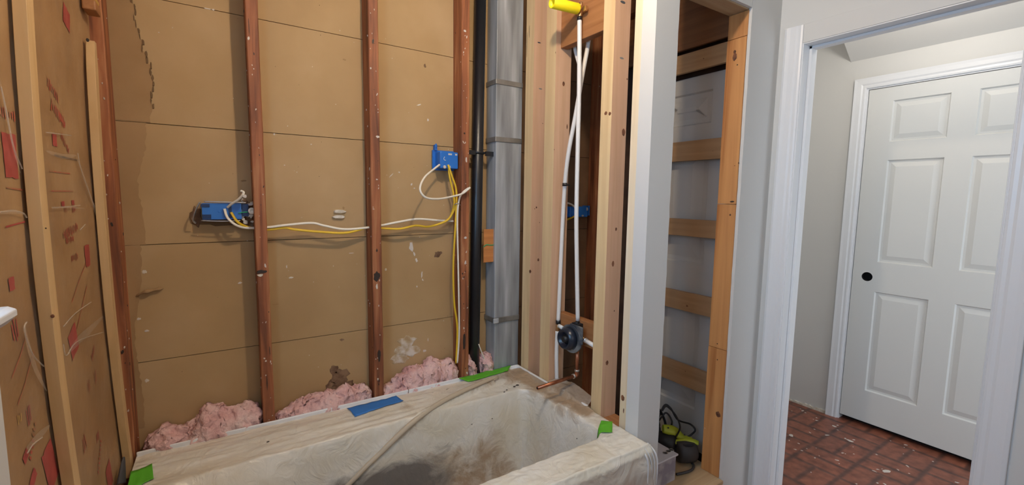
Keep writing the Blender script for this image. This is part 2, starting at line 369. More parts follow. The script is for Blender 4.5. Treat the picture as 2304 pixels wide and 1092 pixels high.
# back wall: courses of paper faced gypsum lath seen from behind
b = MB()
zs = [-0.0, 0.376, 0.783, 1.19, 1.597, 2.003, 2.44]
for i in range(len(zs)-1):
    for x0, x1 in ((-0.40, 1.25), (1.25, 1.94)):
        b.box(x0, x1-0.0015, YB, YB+0.03, zs[i]+0.0012, zs[i+1]-0.0012, 'lath' if x0 < 1 else 'lath_shaded')
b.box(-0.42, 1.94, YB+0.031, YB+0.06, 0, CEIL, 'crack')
# torn paper edge at the left
for (za, zb, xa, xb) in ((1.60, 2.44, -0.150, -0.195), (0.55, 1.19, -0.235, -0.262), (1.19, 1.597, -0.20, -0.225)):
    pts = []; n = 46; R = random.Random(int(za*100))
    for k in range(n+1):
        t = k/n; z = zb+(za-zb)*t; base = xa+(xb-xa)*min(1, t*2.2)+0.018*math.sin(t*9)*(1 if za > 1.5 else .3)
        pts.append((base+R.uniform(-0.006, 0.006)*(1 if za > 1.5 else .5), z))
    b.prism([(-0.395, za+.002), (-0.395, zb-.002)]+pts, 1, YB-0.0016, YB+0.001, 'lath_torn')
    if za > 1.5:
        for k in range(0, n-2, 1):
            b.blob((pts[k][0]+.002, YB-.001, pts[k][1]), 1, -1, R.uniform(.0012, .0034), R.uniform(.009, .014), 'crack', n=8, jit=.4, th=.002, seed=k)
def wallmark(px, py, ru, rv, key, **k):
    p = on(px, py, 1, YB); b.blob(p, 1, -1, ru, rv, key, **k)
for px, py, ru, rv, key, rot in [
    (925, 556, .011, .023, 'speck', 0), (932, 572, .004, .012, 'speck', .3), (937, 586, .005, .010, 'speck', .4), (949, 618, .003, .016, 'speck', -.1), (951, 630, .003, .006, 'speck', .4),
    (915, 768, .042, .026, 'plaster_thin', .1), (918, 790, .055, .030, 'plaster_thin', -.1), (900, 808, .045, .026, 'plaster_thin', .1),
    (765, 848, .036, .030, 'brown_stain', .1), (772, 872, .050, .028, 'brown_stain', .0), (752, 832, .016, .020, 'brown_stain', .2), (745, 872, .02, .03, 'brown_stain', 0),
    (985, 572, .020, .014, 'brown_stain', .4), (540, 637, .007, .004, 'speck', 0), (655, 625, .008, .004, 'plaster', 0), (700, 325, .003, .002, 'speck', 0),
    (868, 607, .005, .006, 'plaster', 0), (645, 600, .002, .006, 'speck', 0), (640, 372, .003, .002, 'speck', 0), (956, 148, .005, .008, 'brown_stain', .2), (943, 236, .012, .003, 'plaster', .4),
    (880, 395, .012, .002, 'speck', .8), (898, 388, .004, .003, 'speck', 0), (926, 415, .004, .006, 'speck', -.6), (932, 424, .004, .003, 'speck', 0), (938, 645, .003, .004, 'speck', 0),
    (617, 302, .003, .004, 'speck', 0), (480, 22, .004, .003, 'speck', 0), (468, 20, .010, .002, 'speck', 0), (963, 270, .004, .006, 'speck', 0), (620, 685, .012, .003, 'lath_torn', 0), (548, 407, .009, .003, 'lath_torn', .2),
    (330, 745, .006, .004, 'speck', 0), (330, 857, .006, .006, 'plaster', 0), (312, 718, .006, .004, 'speck', 0), (307, 515, .004, .003, 'speck', 0), (295, 235, .004, .004, 'brown_stain', 0), (335, 240, .007, .006, 'brown_stain', 0),
    (300, 292, .014, .005, 'brown_stain', 0), (312, 295, .006, .003, 'plaster', 0), (955, 790, .008, .006, 'speck', 0), (963, 765, .002, .008, 'speck', 0), (770, 765, .010, .005, 'brown_stain', 0), (325, 612, .008, .006, 'plaster', 0),
    (773, 468, .004, .006, 'lath_torn', 0), (790, 570, .010, .0015, 'speck', 0), (775, 134, .006, .003, 'lath_torn', 0), (985, 720, .025, .003, 'lath_torn', 0.05)]:
    wallmark(px, py, ru, rv, key, rot=rot, n=16, jit=0.3)
R = random.Random(11)
for k in range(70):
    b.blob((R.uniform(-.15, .92), YB, R.uniform(.6, 2.1)), 1, -1, R.uniform(.0008, .002), R.uniform(.0008, .002), R.choice(['speck', 'plaster', 'brown_stain']), n=6, th=.0008, seed=k+500)
# dabs of adhesive and a plaster key poking through
for (px, py) in ((764, 476), (762, 488)): b.blob(on(px, py, 1, YB), 1, -1, .026, .0075, 'plaster', n=14, th=.010, jit=.12)
p = on(322, 658, 1, YB); b.tube([p+Vector((-.02, 0, -.012)), p+Vector((.0, -.012, .0)), p+Vector((.03, -.010, .006)), p+Vector((.055, -.004, .010))], lambda t: .0015+.0045*math.sin(math.pi*t*.9)*(1+.5*math.sin(t*17)), 'lath_torn', n=7)
struct(b.build('wall_back', loc=(0, YB, 0)))

# left wall: kraft faced insulation is a thing, the frame behind is the wall
b = MB(); b.box(-0.42, -0.40, 0.96, 2.0, 0, CEIL, 'crack')
b.box(-0.42, -0.29, -1.4, 0.10, 0, CEIL, 'white_wall'); b.box(-0.42, -0.29, 0.10, 0.945, 0, 1.15, 'white_wall'); b.box(-0.42, -0.29, 0.10, 0.96, 2.15, CEIL, 'white_wall')
struct(b.build('wall_left'))
struct(MB().box(-0.42, 3.4, -1.45, -1.35, 0, CEIL, 'white_wall').build('wall_front'))
# window in the left wall beside the camera
w = MB()
w.box(-0.42, -0.30, 0.10, 0.14, 1.15, 2.15, 'trim'); w.box(-0.42, -0.30, 0.90, 0.945, 1.15, 2.15, 'trim'); w.box(-0.42, -0.30, 0.14, 0.90, 2.11, 2.15, 'trim')
w.box(-0.40, -0.37, 0.14, 0.90, 1.62, 1.66, 'trim')
win = struct(w.build('window_1'))
# stool: white moulded board seen at the left edge
w = MB(); zt = 1.19
w.prism([(-0.42, 1.168), (-0.42, 1.198), (-0.272, 1.198), (-0.263, 1.193), (-0.263, 1.184), (-0.274, 1.172), (-0.29, 1.168)], 1, 0.06, 0.950, 'trim')
w.prism([(-0.30, 1.168), (-0.279, 1.168), (-0.282, 1.150), (-0.291, 1.138), (-0.30, 1.132)], 1, 0.075, 0.935, 'trim')
w.build('window_sill', parent=None, bevel=0.002)
struct(bpy.data.objects['window_sill'])

# closet wall facing the room (plane y = YC) with its open doorway
XO0, XO1, ZO0, ZO1 = 1.356, 1.798, 0.14, 2.127
b = MB()
def ragged(x, z0, z1, amp, n=60, seed=1, right=True):
    R = random.Random(seed); return [(x+R.uniform(-amp, amp)*(R.random() < .35), z0+(z1-z0)*k/n) for k in range(n+1)]
pts = [(XW-.012, 0.0), (XO0, 0.0)] + ragged(XO0, 0.01, CEIL-.01, .0016, seed=4) + [(XO0, CEIL), (XW-.012, CEIL)]
b.prism(pts, 1, YC, YC+0.013, 'white_wall')                                   # narrow strip left of the opening
b.box(XW-.012, XW+0.0, YC+.013, 1.104, 0, CEIL, 'white_wall')                  # the return facing the tub
struct(b.build('wall_closet'))
b = MB()
pts = [(XD+.0, 0.0), (XD, CEIL), (XO1+.004, CEIL)] + [(x, z) for x, z in reversed(ragged(XO1+.004, 0.01, CEIL-.01, .0018, seed=9))] + [(XO1+.004, 0)]
b.prism(pts, 1, YC, YC+0.013, 'white_wall')
struct(b.build('wall_closet_right'))
b = MB(); b.box(XO0, XO1+.002, YC, YC+.013, ZO1+.004, CEIL, 'white_wall'); struct(b.build('wall_closet_over'))
b = MB(); b.box(XO0, XO1+.002, YC, YC+.013, 0, ZO0-.018, 'white_wall'); struct(b.build('wall_closet_below'))

# doorway wall (plane x = XD)
YD0, YD1, ZD = 0.330, 0.945, 2.005
b = MB()
b.box(XD, XD+.012, YD1+.015, YC+.0, 0, CEIL, 'white_wall'); b.box(XD, XD+.012, YD0-.015, YD1+.015, ZD+.015, CEIL, 'white_wall'); b.box(XD, XD+.012, -1.35, YD0-.015, 0, CEIL, 'white_wall')
b.box(XD+.10, XD+.112, YD1+.015, 1.62, 0, CEIL, 'white_wall'); b.box(XD+.10, XD+.112, -1.35, YD0-.015, 0, CEIL, 'white_wall'); b.box(XD+.10, XD+.112, YD0-.015, YD1+.015, ZD+.015, CEIL, 'white_wall')
struct(b.build('wall_doorway'))
# jamb and casing
b = MB()
b.box(XD-.004, XD+.114, YD1, YD1+.015, 0, ZD+.015, 'trim'); b.box(XD-.004, XD+.114, YD0-.015, YD0, 0, ZD+.015, 'trim'); b.box(XD-.004, XD+.114, YD0, YD1, ZD, ZD+.015, 'trim')
b.box(XD+.045, XD+.08, YD1-.011, YD1, 0, ZD, 'trim'); b.box(XD+.045, XD+.08, YD0, YD0+.011, 0, ZD, 'trim'); b.box(XD+.045, XD+.08, YD0, YD1, ZD-.011, ZD, 'trim')
struct(b.build('trim_1', bevel=.0015))
def casing(b, xp, sg, y0, y1, zt, key='trim', w=0.075, z0=0):
    """moulded door casing around an opening y0..y1, proud of plane xp towards sg"""
    prof = [(0.004, 0), (0.004, .008), (.012, .010), (.022, .0095), (.030, .013), (.050, .014), (.064, .016), (w, .012), (w, 0)]   # (outward, proud)
    n = len(prof); base = len(b.v)
    for k in range(4):
        for (o, h) in prof:
            x = xp+sg*h
            P = [(x, y1+o, z0), (x, y1+o, zt+o), (x, y0-o, zt+o), (x, y0-o, z0)][k]
            b.v.append(Vector(P))
    for k in range(3):
        for i in range(n-1):
            a = base+k*n+i; b.face([a, a+1, a+n+1, a+n], key)
b = MB(); 
PR = [(0.004, 0), (0.004, .008), (.012, .010), (.022, .0095), (.030, .013), (.050, .014), (.064, .016), (.075, .012), (.075, 0)]
for sg, y in ((1, YD1), (-1, YD0)):
    b.prism([(XD-h, y+sg*o) for o, h in PR], 2, 0, ZD+.078, 'trim')
b.box(XD-.007, XD, YD0-.004, YD1+.004, ZD+.004, ZD+.078, 'white_wall')
struct(b.build('trim_2', bevel=.002))

# hall beyond
struct(MB().box(XH+.06, XH+.10, -1.35, 1.7, 0, CEIL, 'void').build('wall_hall_backing'))  # black backing stands for the darkness seen through the gap under the door
DY0, DY1, DZ = 0.30, 1.133, 2.025
b = MB(); b.box(XH, XH+.02, DY1+.045, 1.62, 0, CEIL, 'white_wall'); b.box(XH, XH+.02, -1.35, DY0-.045, 0, CEIL, 'white_wall'); b.box(XH, XH+.02, DY0-.045, DY1+.045, DZ+.04, CEIL, 'white_wall')
struct(b.build('wall_hall'))
struct(MB().box(XD+.112, XH+.06, 1.60, 1.66, 0, CEIL, 'white_wall').build('wall_hall_left'))
b = MB(); casing(b, XH, -1, DY0-.004, DY1+.004, DZ+.004, w=.055)
struct(b.build('trim_3'))
# sloping bulkhead under the hall ceiling
b = MB(); b.prism([(XH, 2.207), (2.98, 2.40), (2.98, CEIL), (XH, CEIL)], 1, -1.3, 1.236, 'white_wall')
# prism axis=1 gives (x, z) pairs
struct(b.build('ceiling_bulkhead'))
# strip of torn base at the bottom of the hall wall
b = MB(); R = random.Random(5)
pts = [(1.59, 0), (DY1+.06, 0)]+[(DY1+.06+(1.59-DY1-.06)*k/30, .012+R.uniform(-.005, .009)) for k in range(31)]
b.prism(pts, 0, XH-.010, XH, 'plaster'); struct(b.build('baseboard_hall'))

# six panel doors
def panel_face(b, P, u0, u1, z0, z1, cols, rows, key, hole=None, d1=.010, proud=.004, rings=None):
    """P(u, z, depth) maps to world; cols/rows are the panel rectangles"""
    us = sorted({u0, u1, *[c for cc in cols for c in cc]}); zz = sorted({z0, z1, *[r for rr in rows for r in rr]})
    def quad(pts): n = b.add(pts); b.face(list(range(n, n+len(pts))), key)
    for i in range(len(us)-1):
        for j in range(len(zz)-1):
            a, c, e, f = us[i], us[i+1], zz[j], zz[j+1]
            if any(abs(cc[0]-a) < 1e-6 for cc in cols) and any(abs(rr[0]-e) < 1e-6 for rr in rows):
                rings_ = rings or [(0, 0), (.006, d1), (.016, d1), (.040, d1-proud-.003)]
                for k in range(3):
                    (o1, w1), (o2, w2) = rings_[k], rings_[k+1]
                    A = [(a+o1, e+o1), (c-o1, e+o1), (c-o1, f-o1), (a+o1, f-o1)]; B = [(a+o2, e+o2), (c-o2, e+o2), (c-o2, f-o2), (a+o2, f-o2)]
                    for q in range(4):
                        r = (q+1) % 4; quad([P(*A[q], w1), P(*A[r], w1), P(*B[r], w2), P(*B[q], w2)])
                o = rings_[3][0]; w = rings_[3][1]; quad([P(a+o, e+o, w), P(c-o, e+o, w), P(c-o, f-o, w), P(a+o, f-o, w)])
            elif hole and a <= hole[0] <= c and e <= hole[1] <= f:
                hu, hz, hr = hole; n = 32; o = []; h = []
                for k in range(n):
                    t = 2*math.pi*k/n; ct, st = math.cos(t), math.sin(t)
                    lim = min([((c-hu)/ct if ct > 1e-9 else 1e9), ((a-hu)/ct if ct < -1e-9 else 1e9), ((f-hz)/st if st > 1e-9 else 1e9), ((e-hz)/st if st < -1e-9 else 1e9)])
                    o.append((hu+ct*lim, hz+st*lim)); h.append((hu+ct*hr, hz+st*hr))
                for k in range(n):
                    r = (k+1) % n
                    q = [P(*o[k], 0), P(*o[r], 0), P(*h[r], 0), P(*h[k], 0)]
                    if abs(o[k][0]-o[r][0]) > 1e-6 and abs(o[k][1]-o[r][1]) > 1e-6:
                        cu = c if (o[k][0]+o[r][0])/2 > hu else a; cz = f if (o[k][1]+o[r][1])/2 > hz else e
                        q.insert(1, P(cu, cz, 0))
                    n0 = b.add(q); b.face(list(range(n0, n0+len(q))), key)
                    n0 = b.add([P(*h[k], 0), P(*h[r], 0), P(*h[r], .04), P(*h[k], .04)]); b.face([n0, n0+1, n0+2, n0+3], 'void')
                n0 = b.add([P(*q, .04) for q in h]); b.face(list(range(n0, n0+n)), 'void')
            else: quad([P(a, e, 0), P(c, e, 0), P(c, f, 0), P(a, f, 0)])
door = MB()
panel_face(door, lambda u, z, w: (XH+.004+w, u, z), DY0+.003, DY1-.003, 0.032, DZ-.003, [(.770, 1.013), (.420, .664)], [(.228, .838), (1.016, 1.610), (1.714, 1.945)], 'door_paint', hole=(1.056, .922, .027))
door.box(XH+.045, XH+.05, DY0+.003, DY1-.003, .032, DZ-.003, 'door_paint')
door.box(XH+.004, XH+.045, DY1-.0032, DY1-.003, .032, DZ-.003, 'door_paint'); door.box(XH+.004, XH+.045, DY0+.003, DY0+.0032, .032, DZ-.003, 'door_paint')
door.box(XH+.004, XH+.045, DY0+.003, DY1-.003, .032, .0325, 'door_paint')
struct(door.build('door_1', weld=True))
b = MB(); b.box(XH, XH+.06, DY1, DY1+.045, 0, DZ+.04, 'trim'); b.box(XH, XH+.06, DY0-.045, DY0, 0, DZ+.04, 'trim'); b.box(XH, XH+.06, DY0, DY1, DZ, DZ+.04, 'trim'); struct(b.build('trim_4'))

# ------------------------------------------------------------------ lumber
def lumber(name, label, cat, box, key, marks=(), group=None, bevel=.0025, extra=None):
    b = MB(); b.box(*box, key)
    if extra: extra(b)
    for (px, py, axis, val, sgn, ru, rv, k) in marks:
        p = on(px, py, axis, val); b.blob(p, axis, sgn, ru, rv, k, n=12, jit=.12, th=.0006)
    return tag(b.build(name, bevel=bevel), label, cat, group)
OG = 'old reddish studs of the back wall'
def oldstud(x0, x1, label, seed, dens=46, extra=None, z0=0.0):
    """rough old stud with splinters, nail holes and paint specks"""
    b = MB(); nz = 60
    def ring(t):
        z = z0+(CEIL-z0)*t; e = .0016
        q = [(x0, YS), (x1, YS), (x1, YB-.001), (x0, YB-.001)]; c = .003
        P = []
        for (x, y), (dx, dy) in zip([(x0, YS+c), (x0+c, YS), (x1-c, YS), (x1, YS+c), (x1, YB-.001), (x0, YB-.001)], [(1,0),(1,1),(1,1),(1,0),(0,0),(0,0)]):
            n = N3(seed*3.1+x*20, z*9, y*20)*e
            P.append((x+n*dx, y+n*dy, z))
        return P
    base = 0
    for k in range(nz+1): b.add(ring(k/nz))
    for k in range(nz):
        for i in range(6):
            j = (i+1) % 6; b.face([k*6+i, k*6+j, (k+1)*6+j, (k+1)*6+i], 'old_wood')
    b.face(list(range(5, -1, -1)), 'old_wood'); b.face([nz*6+i for i in range(6)], 'old_wood')
    R = random.Random(seed)
    for k in range(dens):
        z = R.uniform(.5, 2.2); side = R.random() < .3
        big = R.random() < .18; r = R.uniform(.0008, .0022)*(2.0 if big else 1)
        key = R.choice(['speck', 'speck', 'nail', 'plaster'])
        if side: 
            sx = x0 if x0 > 0 else x1
            b.blob((sx, R.uniform(YS+.01, YB-.01), z), 0, -1 if x0 > 0 else 1, r, r*R.uniform(1, 2), key, n=7, seed=k, th=.0014)
        else: b.blob((R.uniform(x0+.005, x1-.005), YS, z), 1, -1, r, r*R.uniform(1, 3), key, n=7, seed=k, th=.0014, rot=R.uniform(-.4, .4))
    if extra: extra(b)
    return tag(b.build('stud'), label, 'stud', OG)
oldstud(-.314, -.276, 'old reddish stud in the left corner behind the shorter furring strip', 1)
def notch(b):
    p = on(588, 612, 1, YS); b.blob(p, 1, -1, .017, .007, 'nail', n=12, th=.002, jit=.3); b.blob(p+Vector((-.004, 0, -.012)), 1, -1, .010, .005, 'plaster', n=9, th=.002)
    for px, py, ru, rv in ((601, 862, .0015, .03), (607, 790, .0015, .02), (560, 60, .001, .03)): b.blob(on(px, py, 1, YS), 1, -1, ru, rv, 'nail', n=10, th=.0015)
oldstud(.097, .136, 'old reddish stud with a dark notch, right of the recessed blue box', 2, extra=notch)
def worn(b):
    for px, py, ru, rv, k in ((848, 622, .013, .02, 'nail'), (848, 645, .004, .012, 'plaster'), (850, 308, .008, .005, 'speck'), (853, 800, .007, .03, 'nail'), (848, 404, .004, .003, 'speck')): b.blob(on(px, py, 1, YS), 1, -1, ru, rv, k, n=12, th=.0015)
oldstud(.515, .554, 'old reddish stud above the blue tape, the middle one crossed by the horizontal cables', 3, extra=worn)
def worn3(b):
    for px, py, ru, rv, k in ((1047, 535, .007, .006, 'speck'), (1049, 360, .004, .012, 'speck'), (1045, 300, .004, .004, 'nail'), (1044, 770, .008, .04, 'nail'), (1046, 70, .007, .006, 'speck')): b.blob(on(px, py, 1, YS), 1, -1, ru, rv, k, n=12, th=.0015)
oldstud(.925, .964, 'old reddish stud between the right blue box and the black pipe', 4, extra=worn3)
oldstud(1.780, 1.820, 'dark old stud seen through the gap behind the shower valve', 5, dens=14)

# new studs of the valve wall
NG = 'new studs of the valve wall'
def newstud(y0, y1, x1, label, knots=(), seam=None, z0=0.095):
    b = MB(); b.box(XW, x1, y0, y1, z0, CEIL, 'new_wood')
    ek = 'white_wood' if y1 < 1.2 else 'new_edge'
    b.m[5] = b.mi(ek); b.m[3] = b.mi(ek)
    if seam: b.box(XW-.0004, XW+.001, seam-.0009, seam+.0009, z0, CEIL, 'nail')
    for (px, py, axis, ru, rv, k) in knots:
        val, = ([XW] if axis == 0 else [y0]); b.blob(on(px, py, axis, val), axis, -1, ru, rv, k, n=14, jit=.12, th=.0006)
    return tag(b.build('stud', bevel=.004, seg=3), label, 'stud', NG)
newstud(1.757, 1.822, 1.335, 'new pale stud touching the galvanized duct, with a long dark crack', [(1186, 100, 0, .0012, .06, 'nail'), (1191, 70, 0, .0012, .03, 'nail'), (1207, 467, 1, .004, .005, 'knot'), (1203, 470, 1, .002, .003, 'knot'), (1214, 501, 1, .0015, .003, 'nail'), (1211, 585, 1, .006, .007, 'knot'), (1193, 611, 1, .006, .009, 'knot'), (1213, 96, 1, .010, .003, 'guard'), (1216, 200, 1, .010, .003, 'guard'), (1221, 278, 1, .002, .002, 'nail')])
newstud(1.592, 1.664, 1.337, 'new pale stud just left of the long white pipes', [(1268, 189, 1, .007, .011, 'knot'), (1276, 285, 1, .003, .012, 'knot'), (1247, 337, 1, .0012, .003, 'nail'), (1250, 118, 1, .001, .004, 'knot')], seam=None)
newstud(1.246, 1.304, 1.332, 'new pale stud right of the shower valve, two knots side by side', [(1363, 255, 0, .008, .007, 'knot'), (1372, 256, 0, .007, .007, 'knot'), (1403, 298, 1, .009, .015, 'knot'), (1386, 516, 1, .005, .007, 'knot'), (1379, 594, 1, .007, .012, 'knot'), (1399, 131, 1, .011, .004, 'guard'), (1402, 5, 1, .014, .005, 'guard'), (1411, 178, 1, .003, .003, 'knot'), (1366, 817, 1, .008, .010, 'knot'), (1382, 700, 1, .003, .003, 'knot')])
newstud(1.0585, 1.147, 1.338, 'pale stud edge beside the bluish white wall end, knotty at the bottom', [(1401, 896, 0, .009, .012, 'knot'), (1403, 925, 0, .003, .010, 'knot')])
tag(MB().box(XW, 1.335, 1.06, 1.935, .0, .093, 'fir_y').build('bottom_plate', bevel=.002), 'reddish wooden block low between the pale stud and the white wall end', 'wood block')
lumber('wood_block', 'reddish wooden block poking out above the plastic at the white wall end', 'wood block', (1.262, 1.33, 1.148, 1.2455, .33, .482), 'fir_y')
lumber('header_board', 'orange brown header board behind the yellow shower stub', 'header', (XW+.024, XW+.062, 1.305, 1.591, 2.018, 2.26), 'fir_y', [(1305, 10, 0, XW+.024, -1, .02, .010, 'brown_stain')])
# blocking behind the valve
b = MB(); zt, zb, ya, yb = .838, .728, 1.305, 1.591
b.prism([(ya, zb+.012), (ya+.012, zb), (yb, zb), (yb, zt), (ya+.016, zt), (ya, zt-.016)], 0, 1.297, 1.335, 'fir_y')
tag(b.build('blocking_board', bevel=.002), 'short reddish board nailed between studs behind the shower valve', 'blocking')

# furring strips on the left wall, bowed
def furring(name, label, x0, x1, ys, w, z0, z1, rnd=False, hole=None, knots=()):
    b = MB(); n = 36
    def yc(z):
        za, zm, zb_ = .73, 1.27, 1.75
        L_ = ys[0]*(z-zm)*(z-zb_)/((za-zm)*(za-zb_)) + ys[1]*(z-za)*(z-zb_)/((zm-za)*(zm-zb_)) + ys[2]*(z-za)*(z-zm)/((zb_-za)*(zb_-zm))
        return L_
    for k in range(n+1):
        z = z0+(z1-z0)*k/n; y = yc(max(.5, min(1.95, z))); s_ = 0
        if rnd and k >= n-1: s_ = .004*(k-(n-2))
        b.add([(x0, y-w+s_, z), (x1, y-w+s_, z), (x1, y-s_, z), (x0, y-s_, z)])
    for k in range(n):
        for i in range(4):
            j = (i+1) % 4; b.face([k*4+i, k*4+j, (k+1)*4+j, (k+1)*4+i], 'pale_wood')
    b.face([3, 2, 1, 0], 'pale_wood'); b.face([n*4+i for i in range(4)], 'pale_wood')
    for (px, py, ru, key) in knots:
        z = on(px, py, 1, ys[1]-w)[2]; yy = yc(z)-w
        p = on(px, py, 1, yy); b.blob(p, 1, -1, ru, ru*1.3, key, n=10, jit=.1, th=.0006)
    return tag(b.build(name, bevel=.0015), label, 'furring strip', 'pale furring strips on the left wall')
furring('furring_strip', 'tall pale furring strip nearest the camera on the insulated left wall', -.300, -.281, (1.262, 1.212, 1.240), .038, 0, CEIL, knots=[(118, 712, .003, 'knot'), (103, 514, .0012, 'nail')])
furring('furring_strip', 'pale furring strip with a nail hole at its rounded top end', -.300, -.281, (1.790, 1.742, 1.774), .038, .45, 1.792, rnd=True, knots=[(197, 90, .0038, 'nail')])
# stub of wood above, top left
b = MB(); b.box(-.300, -.270, 1.735, 1.80, 1.872, 1.90, 'fir_y'); b.box(-.298, -.272, 1.737, 1.798, 1.90, 1.915, 'yellow_faint')
tag(b.build('wood_stub', bevel=.004), 'small dark and yellow wood stub above the shorter furring strip', 'wood stub')

# insulation batts with kraft facing
def batt(label, y0, y1, seed, marks):
    t = thing('insulation_batt', label, 'insulation', (-.35, (y0+y1)/2, 0), 'kraft faced insulation batts in the left wall')
    b = MB()
    b.grid(lambda u, v: (-.306+.002*N3(seed+u*3, v*9, 0), y0+(y1-y0)*u, CEIL*v), 24, 120, 'kraft')
    def sx(y, z): u = (y-y0)/(y1-y0); return -.306+.002*N3(seed+u*3, z/CEIL*9, 0)
    R = random.Random(int(seed*10))
    def patch(y, z, w, h, key, rot):
        nu, nv = 6, 5; c, s_ = math.cos(rot), math.sin(rot); j1 = [R.uniform(-.12, .12) for _ in range(8)]
        def f(u, v):
            a = (u-.5)*2*w*(1+j1[int(v*5) % 8]*.5); q = (v-.5)*2*h*(1+j1[int(u*6) % 8]*.5)
            yy = y+a*c-q*s_; z_ = z+a*s_+q*c; yy = min(y1-.002, max(y0+.002, yy)); return (sx(yy, z_)+.0012, yy, z_)
        b.grid(f, nu, nv, key)
    for (px, py, ru, rv, key, rot) in marks:
        p = on(px, py, 0, -.313); y, z = p[1], p[2]
        if key == 'red_ink' and ru > .011 or rv < .004 or ru < .004: patch(y, z, ru*.95, rv*.95, key, rot)
        else:                                  # a cluster of short printed strokes
            k = max(3, int(ru/.006)+2)
            for q in range(k):
                a = (q/(k-1)-.5)*2*ru; h = rv*R.uniform(.5, 1)
                patch(y+a*math.cos(rot), z+a*math.sin(rot), ru/k*.62, h, key, rot+R.uniform(-.2, .2))
    b.build('kraft_facing', parent=t)
    f = MB(); f.grid(lambda u, v: (-.398+.004*math.sin(u*9), y0+(y1-y0)*u, CEIL*v), 4, 4, 'pink'); f.grid(lambda u, v: (-.398+.078*u, y1-.002, CEIL*v), 2, 4, 'pink'); f.grid(lambda u, v: (-.398+.078*u, y0+.002, CEIL*v), 2, 4, 'pink')
    f.build('fiberglass_core', parent=t)
batt('kraft faced insulation left of the tall furring strip, large red square', .962, 1.285, 1.0, [
    (8, 350, .030, .040, 'red_ink', 0), (12, 640, .014, .012, 'red_ink', 0), (50, 938, .008, .022, 'red_ink', .25), (30, 945, .006, .010, 'yellow_faint', 0), (18, 745, .010, .022, 'red_ink', .2),
    (20, 425, .04, .0015, 'red_faint', -.05), (37, 395, .0015, .05, 'red_faint', .05), (22, 505, .045, .0015, 'red_ink', .05), (0, 255, .03, .010, 'red_faint', 0),
    (60, 995, .03, .008, 'red_faint', .9), (44, 1030, .012, .010, 'red_ink', .5), (100, 1052, .030, .050, 'red_ink', .3), (30, 800, .05, .0015, 'red_faint', .6), (45, 850, .06, .0015, 'red_faint', .6), (62, 560, .0015, .08, 'red_faint', .1), (60, 1085, .02, .012, 'red_ink', .6)])
batt('kraft faced insulation between the two furring strips, red printing', 1.287, 1.848, 2.0, [
    (140, 38, .028, .026, 'red_ink', -.3), (107, 202, .035, .014, 'red_faint', -.3), (118, 255, .045, .018, 'red_faint', -.3), (128, 268, .03, .008, 'red_ink', -.4), (111, 315, .016, .014, 'red_ink', 0), (135, 322, .03, .010, 'red_faint', -.5),
    (132, 459, .012, .006, 'red_ink', 0), (138, 472, .007, .008, 'red_faint', 0), (154, 456, .012, .006, 'red_ink', 0), (156, 471, .010, .008, 'red_ink', 0),
    (187, 576, .024, .030, 'red_ink', 0), (160, 580, .026, .010, 'red_faint', 0), (150, 520, .06, .012, 'red_faint', .1), (148, 540, .03, .008, 'red_faint', 0),
    (155, 770, .035, .035, 'red_ink', .3), (130, 430, .09, .0015, 'red_faint', 0), (125, 388, .08, .0015, 'red_faint', 0), (140, 355, .1, .002, 'brown_stain', 0), (170, 630, .1, .0018, 'red_faint', .45), (175, 690, .08, .002, 'red_faint', .6),
    (210, 985, .010, .016, 'red_ink', 0), (238, 1075, .028, .045, 'red_ink', .3), (205, 850, .008, .02, 'red_faint', .2), (190, 870, .008, .02, 'red_faint', .2), (200, 795, .02, .012, 'red_faint', .5), (215, 1030, .04, .012, 'red_faint', .9), (180, 1000, .01, .03, 'red_faint', .3)])
b = MB()
def poly(u, v):
    y = .958+(1.815-.958)*u; z = .25+2.1*v
    fold = .004*abs(N3(y*5+z*3, z*2.0-y*4, 3.3))+.003*N3(y*12, z*10, 1.0)
    return (-.3029+min(.0026, fold), y, z)
b.grid(poly, 90, 180, 'poly')
p = lambda px, py: on(px, py, 0, -.3005)
for seq in ([(143, 775), (150, 800), (175, 768), (232, 748)], [(60, 725), (55, 745), (75, 800), (105, 830)], [(2, 195), (12, 240), (30, 330), (50, 380)], [(175, 345), (185, 390), (215, 470), (240, 520)], [(0, 477), (30, 475), (52, 480), (60, 490)], [(118, 467), (150, 466), (180, 462)], [(180, 518), (192, 505)], [(95, 985), (75, 1000), (62, 1020)], [(143, 735), (170, 705), (205, 680)], [(104, 298), (160, 305)]):
    b.tube([p(*q) for q in seq], .0012, 'film_fold_glint', n=6)  # pale tubes along the wrinkles stand for their highlights
for seq, w0 in (([(0, 180), (14, 250), (30, 330), (46, 390)], .010), ([(150, 800), (175, 768), (205, 740), (232, 712)], .020), ([(55, 728), (62, 770), (80, 830), (105, 880)], .016), ([(170, 350), (190, 400), (215, 480), (236, 560)], .012), ([(60, 1010), (85, 985), (112, 958)], .014), ([(0, 480), (30, 476), (56, 482)], .006), ([(104, 340), (140, 352), (172, 350)], .010), ([(118, 470), (150, 466), (190, 470)], .004)):
    P_ = catmull([Vector(p(*q)) for q in seq], 6); q0 = []
    for k, c_ in enumerate(P_):
        t_ = (P_[min(k+1, len(P_)-1)]-P_[max(k-1, 0)]).normalized(); n_ = Vector((0, -t_.z, t_.y)); ww = w0*math.sin(math.pi*(k+.5)/len(P_))*.5+.0006
        q0.append((c_-n_*ww, c_+n_*ww))
    n0 = b.add([v_ for ab in q0 for v_ in ab])
    for k in range(len(q0)-1): b.face([n0+2*k, n0+2*k+1, n0+2*k+3, n0+2*k+2], 'film_sheen')  # translucent pale bands paint the hazy sheen of the wrinkles
tag(b.build('plastic_film'), 'clear wrinkled plastic film stretched over the insulation of the left wall', 'plastic film')

